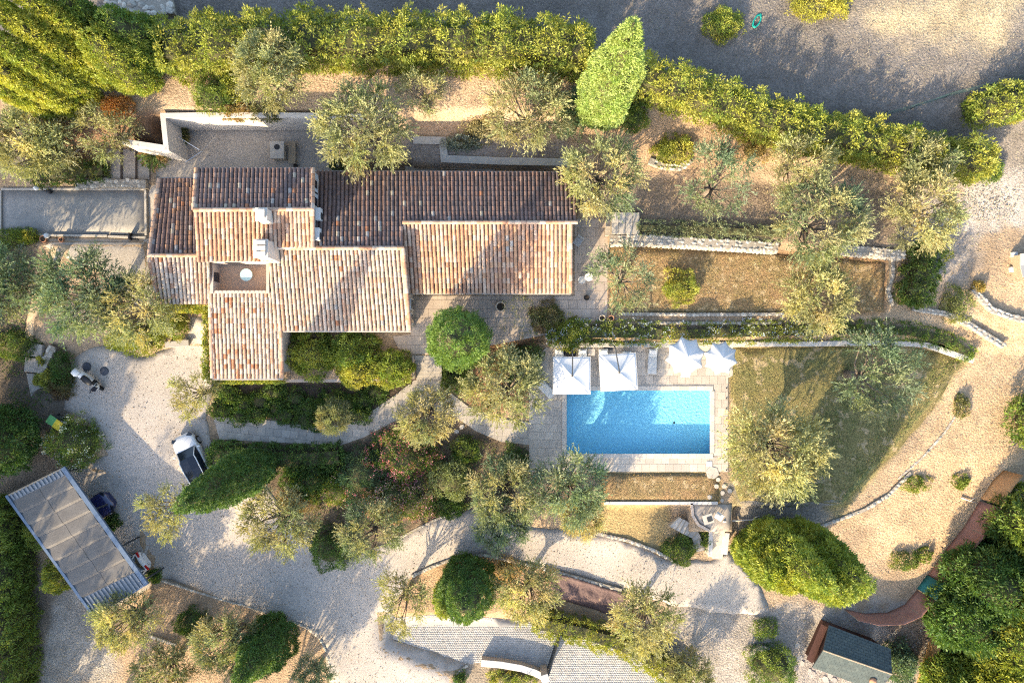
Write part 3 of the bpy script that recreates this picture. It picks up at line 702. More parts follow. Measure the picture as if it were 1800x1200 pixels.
def olive_proto(seed, nlobe=20, shoots=46, gap=.25, cols=OL, R=2.5, H=5.0):
    """crown of many drooping shoots on lobes round bare limbs, trunk with forks"""
    r = np.random.default_rng(seed); lobes = []
    tries = 0
    while len(lobes) < nlobe and tries < 900:
        tries += 1
        a = r.uniform(0, 2*math.pi); rr = R*math.sqrt(r.uniform(.05, 1))*.78
        z = H*(.62+.26*math.sqrt(max(0, 1-(rr/R)**2))+r.uniform(-.22, .06))
        p = np.array([rr*math.cos(a), rr*math.sin(a), z])
        if all(np.linalg.norm(p-q) > R*.28 for q in lobes): lobes.append(p)
    lobes = np.array(lobes); nl = len(lobes)
    cen = np.array([0, 0, H*.5])
    out = nrm(lobes-cen)
    k = shoots; M = nl*k
    lob = np.repeat(lobes, k, 0); od = np.repeat(out, k, 0)
    D = nrm(od*.75+r.normal(size=(M, 3))*.62+np.array([0, 0, .25]))
    st = lob+D*r.uniform(0, R*.13, (M, 1))+r.normal(size=(M, 3))*R*.055
    L = r.uniform(.35, 1.0, M)*R/2.5
    nlf = 12; T = r.uniform(.05, 1, (M, nlf))
    droop = np.zeros((M, nlf, 3)); droop[..., 2] = -(T**2)*.22
    B = (st[:, None]+D[:, None]*(L[:, None]*T)[..., None]+droop).reshape(-1, 3)
    LD = nrm(np.repeat(D, nlf, 0)*1.15+r.normal(size=(M*nlf, 3))*.42)
    V = leaf_arrays(B, LD,   .19*r.uniform(.6, 1.25, M*nlf), .05*r.uniform(.7, 1.3, M*nlf), r)
    cc = np.repeat(np.repeat(pick_cols(cols, nl, r, .16), k, 0)*(1+r.uniform(-.12, .12, (M, 1))), nlf, 0)*(1+r.uniform(-.2, .2, (M*nlf, 1)))
    crown = leaf_mesh('crown', V, np.clip(cc, 0, 1)); crown.materials.append(LEAF)
    t = MB(); f = Vector((r.uniform(-.2, .2), r.uniform(-.2, .2), H*.28))
    t.tube([(0, 0, -.3), (f.x*.4, f.y*.4, H*.12), f], [.30, .24, .20], 7)
    for p in lobes:
        p = Vector(p); m = f.lerp(p, .5)+Vector((r.uniform(-.25, .25), r.uniform(-.25, .25), -.15)); q = f.lerp(m, .5)+Vector((r.uniform(-.1, .1), r.uniform(-.1, .1), .1))
        t.tube([f, q, m, p], [.12, .075, .045, .018], 5, cap=False)
        for _ in range(2):
            e = p+Vector(r.normal(size=3)*R*.18); t.tube([m.lerp(p, .6), p.lerp(e, .5), e], [.03, .02, .008], 3, cap=False)
    tm = t.mesh('trunk', smooth=True); tm.materials.append(BARK)
    return crown, tm
OLIVES = [olive_proto(s, nl, sh, cols=c) for s, nl, sh, c in ((1, 26, 62, OL), (2, 25, 62, OL), (3, 23, 60, OL), (4, 26, 56, OL+OLG[:2]), (5, 26, 60, OLG), (6, 16, 48, OL), (7, 15, 46, OLG), (8, 27, 64, OL))]
def put_tree(name, label, cat, group, crown, trunk, px, py, rpx, h, R0=2.5, H0=5.0, rz=None, sq=1.0):
    b = at(px, py, h*.66); b.z = hgt(b.x, b.y)
    r = rpx/S*(CAMH-b.z-h*.66)/CAMH
    t = thing(name, label, cat, b, random.uniform(0, 6.28) if rz is None else rz, group)
    t.scale = (r/R0*.96, r/R0*.96*sq, h/H0)
    link('trunk', trunk, None, t); link('crown', crown, None, t)
    return t
OG = 'olive trees of the garden'
olive_list = [  # px, py, radius px, height, proto, label
    (52, 245, 78, 5.2, 0, 'big olive tree overhanging the far end of the grey boules court'),
    (188, 238, 58, 4.2, 5, 'thin olive tree with dark trunk above the gravel steps'),
    (478, 128, 68, 5.0, 7, 'pale yellow olive tree in front of the hedge above white retaining wall'),
    (640, 226, 86, 5.6, 1, 'large olive tree between the courtyard and the long dark roof'),
    (742, 168, 46, 3.6, 5, 'sparse olive tree on sandy terrace beside long tree shadow'),
    (928, 198, 78, 5.0, 2, 'olive tree on sandy terrace just below the tall pale cypress'),
    (1058, 312, 76, 5.0, 3, 'olive tree overhanging the end corner of the long dark roof'),
    (1262, 322, 72, 4.8, 6, 'open grey-green olive tree on the upper terrace above low wall hedge'),
    (1405, 286, 64, 4.6, 5, 'olive tree touching the middle of the sloping hedge'),
    (1436, 390, 84, 5.2, 3, 'wide olive tree growing over the long pale stone wall'),
    (1618, 292, 58, 4.2, 5, 'small olive tree under the thin end of the sloping hedge'),
    (1618, 372, 72, 4.8, 2, 'olive tree above the dark ivy hedge at end of stone wall'),
    (1434, 524, 70, 4.8, 0, 'olive tree at the corner of the dry upper lawn'),
    (1096, 490, 64, 4.4, 6, 'bare-limbed olive tree growing over edge of the side patio'),
    (1540, 662, 80, 6.5, 6, 'see-through grey olive tree in the middle of the pool lawn'),
    (1364, 790, 92, 6.2, 0, 'large olive tree on the lawn next to end of the pool'),
    (888, 682, 74, 4.6, 1, 'dense olive tree between the house steps and the pool umbrellas'),
    (750, 730, 56, 4.2, 2, 'small round olive tree standing in bend of the stone path'),
    (588, 732, 32, 2.8, 7, 'tiny olive tree on upper edge of the stone path'),
    (346, 690, 48, 3.8, 5, 'little olive tree with curved limb at house corner on the drive'),
    (150, 515, 86, 6.0, 4, 'big dark green olive tree below the boules court'),
    (246, 545, 70, 5.4, 3, 'yellow-green olive tree leaning towards the house wall beside darker olive'),
    (12, 505, 72, 5.2, 4, 'grey olive tree cut by photo edge below boules court'),
    (302, 890, 58, 4.6, 5, 'open olive tree on the drive in front of the white car'),
    (490, 915, 68, 4.8, 2, 'olive tree at the foot of the dark leaning cypress'),
    (712, 1055, 60, 4.4, 5, 'round open olive tree beside the cobbled entrance'),
    (928, 1038, 62, 4.6, 0, 'olive tree beside the round dark cypress above the cobbles'),
    (1135, 1085, 64, 4.8, 1, 'solitary olive tree at end of the brown fabric bank'),
    (886, 862, 66, 4.8, 3, 'olive tree beside pink oleanders near the pool path'),
    (880, 918, 52, 4.4, 4, 'dark blue-green olive tree hanging over the lower drive'),
    (1000, 856, 72, 4.8, 4, 'grey-green olive tree at the pool corner near path end'),
    (1020, 905, 44, 3.8, 2, 'small pale olive tree over the lower drive below the pool'),
    (655, 930, 56, 4.2, 3, 'olive tree below the pink oleanders beside the drive'),
    (222, 1088, 60, 4.8, 0, 'olive tree touching the lower corner of the carport roof'),
    (400, 1128, 58, 4.4, 7, 'pale olive tree beside the dark cone conifer in lower garden'),
    (288, 1178, 54, 4.2, 1, 'olive tree at the bottom photo edge in lower garden'),
    (1212, 1184, 44, 3.8, 7, 'olive tree at bottom photo edge below the entrance hedge'),
    (552, 1182, 36, 3.2, 4, 'small dark olive tree by the kerb at bottom of the drive'),
    (90, 262, 44, 3.6, 0, 'low olive tree behind the dark hedge of the boules court'),
]
for px, py, rp, h, k, lab in olive_list:
    put_tree('olive_tree', lab, 'tree', OG, OLIVES[k][0], OLIVES[k][1], px, py, rp, h, sq=random.uniform(.9, 1.08))

# conifers: dense bunches of scale foliage over a solid of revolution
YG = [(.32, .35, .05), (.37, .39, .065), (.26, .31, .045), (.42, .41, .08)]
DG = [(.075, .145, .035), (.095, .17, .04), (.06, .12, .03), (.115, .18, .045)]
MG = [(.19, .255, .045), (.23, .29, .05), (.155, .22, .04), (.28, .32, .065)]
PG = [(.33, .42, .11), (.37, .45, .13), (.29, .39, .10), (.40, .47, .16)]
def conifer(name, label, px, py, R, H, prof, cols, group=None, n=900, cr=.34, leaves=16, ll=.2, lw=.07, up=.5, fan=.6, seed=0, base_px=True, trunk_h=.25, sp=.7, amp=.28):
    r = np.random.default_rng(seed+100); b = at(px, py); b.z = hgt(b.x, b.y)
    t = thing(name, label, 'tree', b, 0, group)
    zs = r.random(n*3); pr = np.interp(zs, prof[0], prof[1]); keep = r.random(n*3) < pr+.08; zs = zs[keep][:n]; pr = np.interp(zs, prof[0], prof[1])
    th = r.uniform(0, 2*math.pi, len(zs)); lump = 1+.10*np.sin(th*3+zs*9+seed)+.07*np.sin(th*7-zs*17)
    rad = pr*R*lump*r.uniform(.9, 1.03, len(zs))
    C = np.stack([rad*np.cos(th), rad*np.sin(th), trunk_h+zs*(H-trunk_h)], 1)
    dz = 1e-2; sl = (np.interp(np.clip(zs+dz, 0, 1), prof[0], prof[1])-np.interp(np.clip(zs-dz, 0, 1), prof[0], prof[1]))*R/(2*dz*H)
    N_ = nrm(np.stack([np.cos(th), np.sin(th), np.clip(-sl, -.5, 3)+up], 1))
    C, N_, bid = lumpy(C, N_, sp, amp, r)
    V, cc = clumps(C, N_, cr*r.uniform(.7, 1.2, len(C)), leaves, ll, lw, cols, r, fan, ccol=bough_cols(cols, bid, r))
    me = leaf_mesh('crown', V, cc); link('crown', me, LEAF, t)
    m = MB().lathe([(max(.02, p*R*.8-.1), trunk_h+z*(H*.985-trunk_h)) for z, p in zip(*prof)], 14)
    m.build('branch_mass', TWIG, t, local=True, smooth=True)
    MB().tube([(0, 0, -.4), (0, 0, H*.35)], [.2, .14], 7).build('trunk', BARK, t, local=True)
    return t
COLU = ([0, .06, .25, .45, .7, .88, 1], [.45, .8, 1, .94, .62, .28, .0])
CONE = ([0, .05, .2, .5, .8, 1], [.6, .95, 1, .68, .30, .02])
FAT = ([0, .08, .3, .6, .85, 1], [.5, .85, 1, .88, .55, .1])
conifer('cypress_tree', 'tall pale green cypress rising behind the sandy terrace', 1052, 203, 1.45, 14.0, COLU, PG, None, 2300, .24, 20, .15, .07, .4, .6, 3, sp=.5, amp=.2)
conifer('conifer_tree', 'round bushy green conifer beside the house steps', 812, 596, 1.7, 8.4, FAT, [(.13, .22, .05), (.17, .27, .06), (.21, .31, .075)], None, 800, .34, 30, .18, .065, .7, .5, 4, sp=.62, amp=.4)
conifer('cypress_tree', 'dark cypress leaning over the rear of the white car', 466, 815, 1.35, 13.5, COLU, DG, None, 2200, .24, 20, .15, .065, .4, .6, 5, sp=.5, amp=.2)
conifer('conifer_tree', 'dense dark dome conifer on the bank above the cobbles', 826, 1006, 1.75, 7.4, FAT, DG, None, 1300, .26, 24, .16, .065, .5, .6, 6, sp=.5, amp=.22)
conifer('conifer_tree', 'slim olive-green conifer hugging the dark dome conifer', 793, 1025, .75, 6.0, COLU, MG, None, 500, .28, 20, .17, .07, .4, .6, 7)
conifer('conifer_tree', 'dark cone conifer in the lower garden near the drive kerb', 487, 1112, 1.6, 7.6, CONE, DG, None, 1200, .3, 24, .17, .07, .4, .6, 8)
g = 'clump of tall conifers above the shed'
for k, (px, py, R, H, lab) in enumerate(((1312, 956, 1.15, 8.5, 'tall conifer of the clump nearest the white ramp walls'), (1334, 936, 1.3, 11.5, 'tall dark-topped conifer of the clump below the pool lawn olive'), (1362, 954, 1.3, 11.0, 'tall conifer in the middle of the clump above the shed'), (1386, 934, 1.2, 11.5, 'tall conifer of the clump beside the earth track'), (1398, 960, 1.2, 9.5, 'tall conifer of the clump next to the brown screen fence bend'))):
    conifer('conifer_tree', lab, px, py, R, H, COLU if k % 2 else FAT, MG+YG[:2], g, 1100, .34, 22, .24, .085, .6, .6, 9+k, sp=.75, amp=.42)
g = 'tall conifers in the corner above the boules court'
row = [(274, 106, 1.6, 6.0, FAT, MG+DG, 'bushy corner conifer nearest the bare field and hedge end'), (258, 138, 1.5, 6.5, FAT, YG+MG, 'bushy yellow-lit conifer directly above the white wall corner'), (236, 92, .55, 13.0, COLU, MG+DG, 'dark tall conifer at the field side of the slanting row'), (222, 120, .55, 14.0, COLU, YG, 'tall conifer first of the slanting row next to the bushy corner pair'), (200, 150, .55, 14.5, COLU, YG, 'tall conifer second along the slanting conifer row'), (174, 176, .55, 14.0, COLU, YG+MG, 'tall conifer third along the slanting conifer row'), (146, 198, .6, 13.0, COLU, YG, 'tall conifer lowest of the slanting conifer row'), (112, 204, .6, 11.5, COLU, MG+YG, 'tall conifer at outer lower end of slanting row'), (170, 126, .55, 13.0, COLU, YG, 'tall conifer of the back row behind the second slanting conifer'), (118, 160, .55, 12.0, COLU, YG+MG, 'tall conifer of the back row beside the lowest slanting one')]
for k, (px, py, R, H, pf_, cl, lab) in enumerate(row):
    conifer('conifer_tree', lab, px, py, R, H, pf_, cl, g, 1100, .2 if k > 1 else .28, 20, .18, .065, .7, .5, 20+k, sp=.5, amp=.22)
g = 'wood beyond the brown screen fence'
wood = [(1765, 905, 2.2, 8, DG+MG, 'dark tree of the wood beside the orange end of the screen fence'), (1690, 1000, 2.2, 6, DG, 'dark low tree of the wood pressed against the brown screen'), (1755, 1010, 2.4, 9, MG+YG, 'bright tree in the middle of the wood'), (1660, 1065, 2.0, 5, DG, 'dark bush tree at the wood edge by rubble heap'), (1720, 1090, 2.3, 8, MG+YG, 'tree of the wood beside the orange board fence'), (1700, 1165, 2.3, 8, YG, 'bright tree of the wood above the bottom photo edge'), (1790, 1120, 2.5, 9, YG+MG, 'bright tree in the corner of the wood'), (1800, 960, 2.5, 8, DG, 'dark tree of the wood at side photo edge'), (1650, 1180, 1.8, 5, MG, 'small tree of the wood behind the orange boards')]
for k, (px, py, R, H, c, lab) in enumerate(wood):
    conifer('woodland_tree', lab, px, py, R, H, ([0, .08, .3, .6, .85, 1], [.3, .75, 1, .95, .68, .2]), c, g, 620, .5, 30, .3, .1, .8, .65, 40+k, sp=.95, amp=.6)
conifer('woodland_tree', 'spreading tree at the side photo edge beside the earth track', 1802, 735, 2.0, 5.0, FAT, MG+DG, None, 300, .5, 26, .25, .1, .8, .8, 60)
conifer('broadleaf_tree', 'dense dark green broadleaf tree beside the carport gable', 32, 768, 2.3, 6.0, FAT, DG, None, 800, .4, 26, .2, .09, .8, .7, 61, sp=.8, amp=.5)

# shrubs
def shrub(name, label, px, py, rx, ry, h, cols, group=None, n=170, cr=.3, leaves=26, ll=.13, lw=.06, flower=None, nfl=0, seed=0, rz=0, cat='shrub', fan=.75, core=.7, sp=None, amp=None):
    r = np.random.default_rng(seed*13+px+py*7); b = at(px, py, h*.5); b.z = hgt(b.x, b.y)
    k = (CAMH-b.z)/CAMH/S; Rx, Ry = rx*k, ry*k
    t = thing(name, label, cat, b, rz, group)
    u = nrm(r.normal(size=(n, 3))); u[:, 2] = np.abs(u[:, 2])*1.05-.05
    lump = 1+.13*np.sin(u[:, 0]*6+seed)+.13*np.sin(u[:, 1]*7+2*seed)+r.uniform(-.14, .1, n)
    C = u*np.array([Rx, Ry, h])*(lump*.84)[:, None]; C[:, 2] = np.maximum(C[:, 2], .06)
    N_ = nrm(u*np.array([1/Rx, 1/Ry, 1/h])*min(Rx, Ry)+np.array([0, 0, .35]))
    C, N_, bid = lumpy(C, N_, sp or max(.25, min(Rx, Ry)*.55), amp or min(.3, min(Rx, Ry)*.3), r, .5); n = len(C)
    V, cc = clumps(C, N_, np.clip(cr, .08, min(Rx, Ry)*.5), leaves, ll, lw, cols, r, fan, ccol=bough_cols(cols, bid, r))
    link('foliage', leaf_mesh('foliage', V, cc), LEAF, t)
    if core:
        m = MB().lathe([(math.cos(a)*core, math.sin(a)*core*.95) for a in np.linspace(0, 1.45, 6)], 12)
        m.v = [(x*Rx, y*Ry, z*h) for x, y, z in m.v]; m.build('stem', TWIG, t, local=True, smooth=True)
    if flower is not None:
        sel = r.choice(n, min(n, max(1, nfl//14)), replace=False); Cf = C[sel]+N_[sel]*cr*.9
        V, cc = clumps(Cf, N_[sel], cr*.8, 11, .10, .085, flower, r, .9, .15); link('blossom', leaf_mesh('blossom', V, cc), LEAF, t)
    return t
def hedge(name, label, pts, wid, h, cols, n_m2=26, cr=.3, leaves=18, ll=.2, lw=.075, seed=0, lean=0.0, group=None, cat='hedge', flower=None):
    r = np.random.default_rng(seed+500); q = [at(a, b, 0) for a, b in pts]; b0 = q[0].copy()
    t = thing(name, label, cat, b0, 0, group); Cs = []; Ns = []; core = MB()
    for i in range(len(q)-1):
        a, b = q[i], q[i+1]; d = (b-a); L = d.length; d = d/L; sx = Vector((-d.y, d.x, 0)); per = wid+2*h; n = int(L*per*n_m2*.55)
        s = r.uniform(-.02, 1.02, n); v = r.uniform(0, per, n)
        lump = 1+.09*np.sin(s*L*2.1+seed)+.08*np.sin(s*L*5.3)+r.uniform(-.08, .08, n)
        off = np.where(v < h, -wid/2, np.where(v < h+wid, v-h-wid/2, wid/2)); hz = np.where(v < h, v, np.where(v < h+wid, h, per-v))
        hz = np.where(np.abs(off) > wid*.35, np.minimum(hz, h*.93), hz)
        base = np.array(a)[None]+np.array(b-a)[None]*s[:, None]
        Cs.append(base+np.outer(off*lump, np.array(sx))+np.outer(hz*lump, [0, 0, 1.]))
        nx = np.where(v < h, -1., np.where(v < h+wid, 0, 1.)); nz = np.where((v >= h) & (v < h+wid), 1., .5)
        Ns.append(np.outer(nx, np.array(sx))+np.outer(nz, [0, 0, 1.]))
        e = wid*.34; core.hexa([a-sx*e-Vector((0, 0, .3)), b-sx*e-Vector((0, 0, .3)), b+sx*e-Vector((0, 0, .3)), a+sx*e-Vector((0, 0, .3))], [a-sx*e*.9+Vector((0, 0, h*.82)), b-sx*e*.9+Vector((0, 0, h*.82)), b+sx*e*.9+Vector((0, 0, h*.82)), a+sx*e*.9+Vector((0, 0, h*.82))])
    for e, o_, sgn in ((q[0], q[1], 1), (q[-1], q[-2], -1)):     # leafy ends
        d = (e-o_).normalized(); sx = Vector((-d.y, d.x, 0)); n = int(wid*h*n_m2*.9)
        Cs.append(np.array(e)[None]+np.outer(r.uniform(-.5, .5, n)*wid, np.array(sx))+np.outer(r.random(n)*h*.95, [0, 0, 1.])+np.outer(r.uniform(-.05, .12, n), np.array(d))); Ns.append(np.tile(np.array(d)+np.array([0, 0, .5]), (n, 1)))
    C = np.vstack(Cs); N_ = nrm(np.vstack(Ns)); C, N_, bid = lumpy(C, N_, max(.35, wid*.32), min(.38, wid*.2), r, .35)
    V, cc = clumps(C, N_, cr*r.uniform(.6, 1.3, len(C)), leaves, ll, lw, cols, r, .6, ccol=bough_cols(cols, bid, r, .2))
    link('foliage', leaf_mesh('foliage', V-np.array(b0)[None], cc), LEAF, t)
    core.build('stem', TWIG, t)
    if flower:
        sel = r.choice(len(C), len(C)//3, replace=False); V, cc = clumps(C[sel]+N_[sel]*cr*.8, N_[sel], cr*.7, 9, .09, .08, flower, r, .9, .15); link('blossom', leaf_mesh('blossom', V-np.array(b0)[None], cc), LEAF, t)
    return t
HY = [(.33, .34, .055), (.38, .38, .065), (.27, .30, .05), (.43, .41, .10), (.21, .26, .05), (.15, .21, .045)]
hedge('hedge', 'long bright hedge below the bare field along the top', [(318, 108), (400, 100), (560, 92), (720, 96), (880, 98), (1022, 108)], 2.3, 3.0, HY, 24, .34, 18, .22, .08, 1)
hedge('hedge', 'bright hedge sloping from the pale cypress down along bare field', [(1112, 150), (1200, 178), (1300, 214), (1400, 244), (1500, 262), (1600, 284), (1700, 296)], 1.8, 2.7, HY, 26, .3, 18, .2, .075, 2)
hedge('hedge', 'short bright hedge at side edge beyond the mesh fence', [(1700, 200), (1760, 190), (1850, 168)], 1.7, 1.9, HY, 26, .3, 18, .2, .075, 3)
hedge('hedge', 'tall narrow cypress hedge behind the carport along the photo edge', [(20, 880), (30, 960), (36, 1040), (44, 1120), (40, 1230)], 2.1, 3.6, MG, 26, .34, 18, .22, .08, 4)
hedge('hedge', 'bright clipped hedge along the cobbled entrance outside the gate', [(945, 1085), (1020, 1100), (1090, 1122), (1150, 1155), (1195, 1190)], 1.35, 1.5, HY, 30, .22, 18, .15, .06, 5)
hedge('hedge', 'low dark hedge along the lower edge of the stone path', [(382, 798), (450, 802), (520, 806), (600, 800)], 1.5, 1.1, DG, 30, .26, 18, .15, .07, 6)
hedge('hedge', 'dark low hedge between boules court and gravel steps', [(68, 312), (130, 306), (190, 303)], 1.0, .9, DG+[(.2, .19, .05)], 34, .22, 18, .14, .06, 7)
hedge('hedge', 'grey-green trailing hedge on top of the long stone wall', [(1124, 402), (1200, 404), (1290, 408), (1372, 412)], .7, .45, [(.2, .25, .15), (.24, .27, .15), (.17, .22, .12)], 40, .2, 16, .14, .045, 8)
hedge('hedge', 'dark green ivy hedge standing at end of the long stone wall', [(1622, 440), (1612, 480), (1596, 528)], 1.9, 1.2, [(.085, .15, .04), (.12, .18, .04), (.2, .22, .06)], 34, .26, 20, .16, .08, 9)
hedge('plumbago_hedge', 'blue-flowering hedge on the wall directly behind the two square umbrellas', [(968, 588), (1050, 584), (1120, 584), (1160, 588)], 1.2, .8, MG, 34, .24, 18, .12, .06, 10, flower=[(.42, .5, .66), (.5, .56, .68)])
hedge('plumbago_hedge', 'blue-flowering hedge strip on the wall behind the lawn and octagon umbrellas', [(1180, 588), (1280, 584), (1360, 582), (1430, 580)], 1.1, .7, MG+HY[:2], 34, .24, 18, .12, .06, 11, flower=[(.42, .5, .66), (.5, .56, .68)])
hedge('hedge', 'dark weedy hedge strip along the end of the pool lawn wall', [(1440, 580), (1520, 578), (1600, 582), (1660, 600), (1700, 622)], .9, .5, DG+MG[:2], 34, .24, 18, .14, .06, 12)
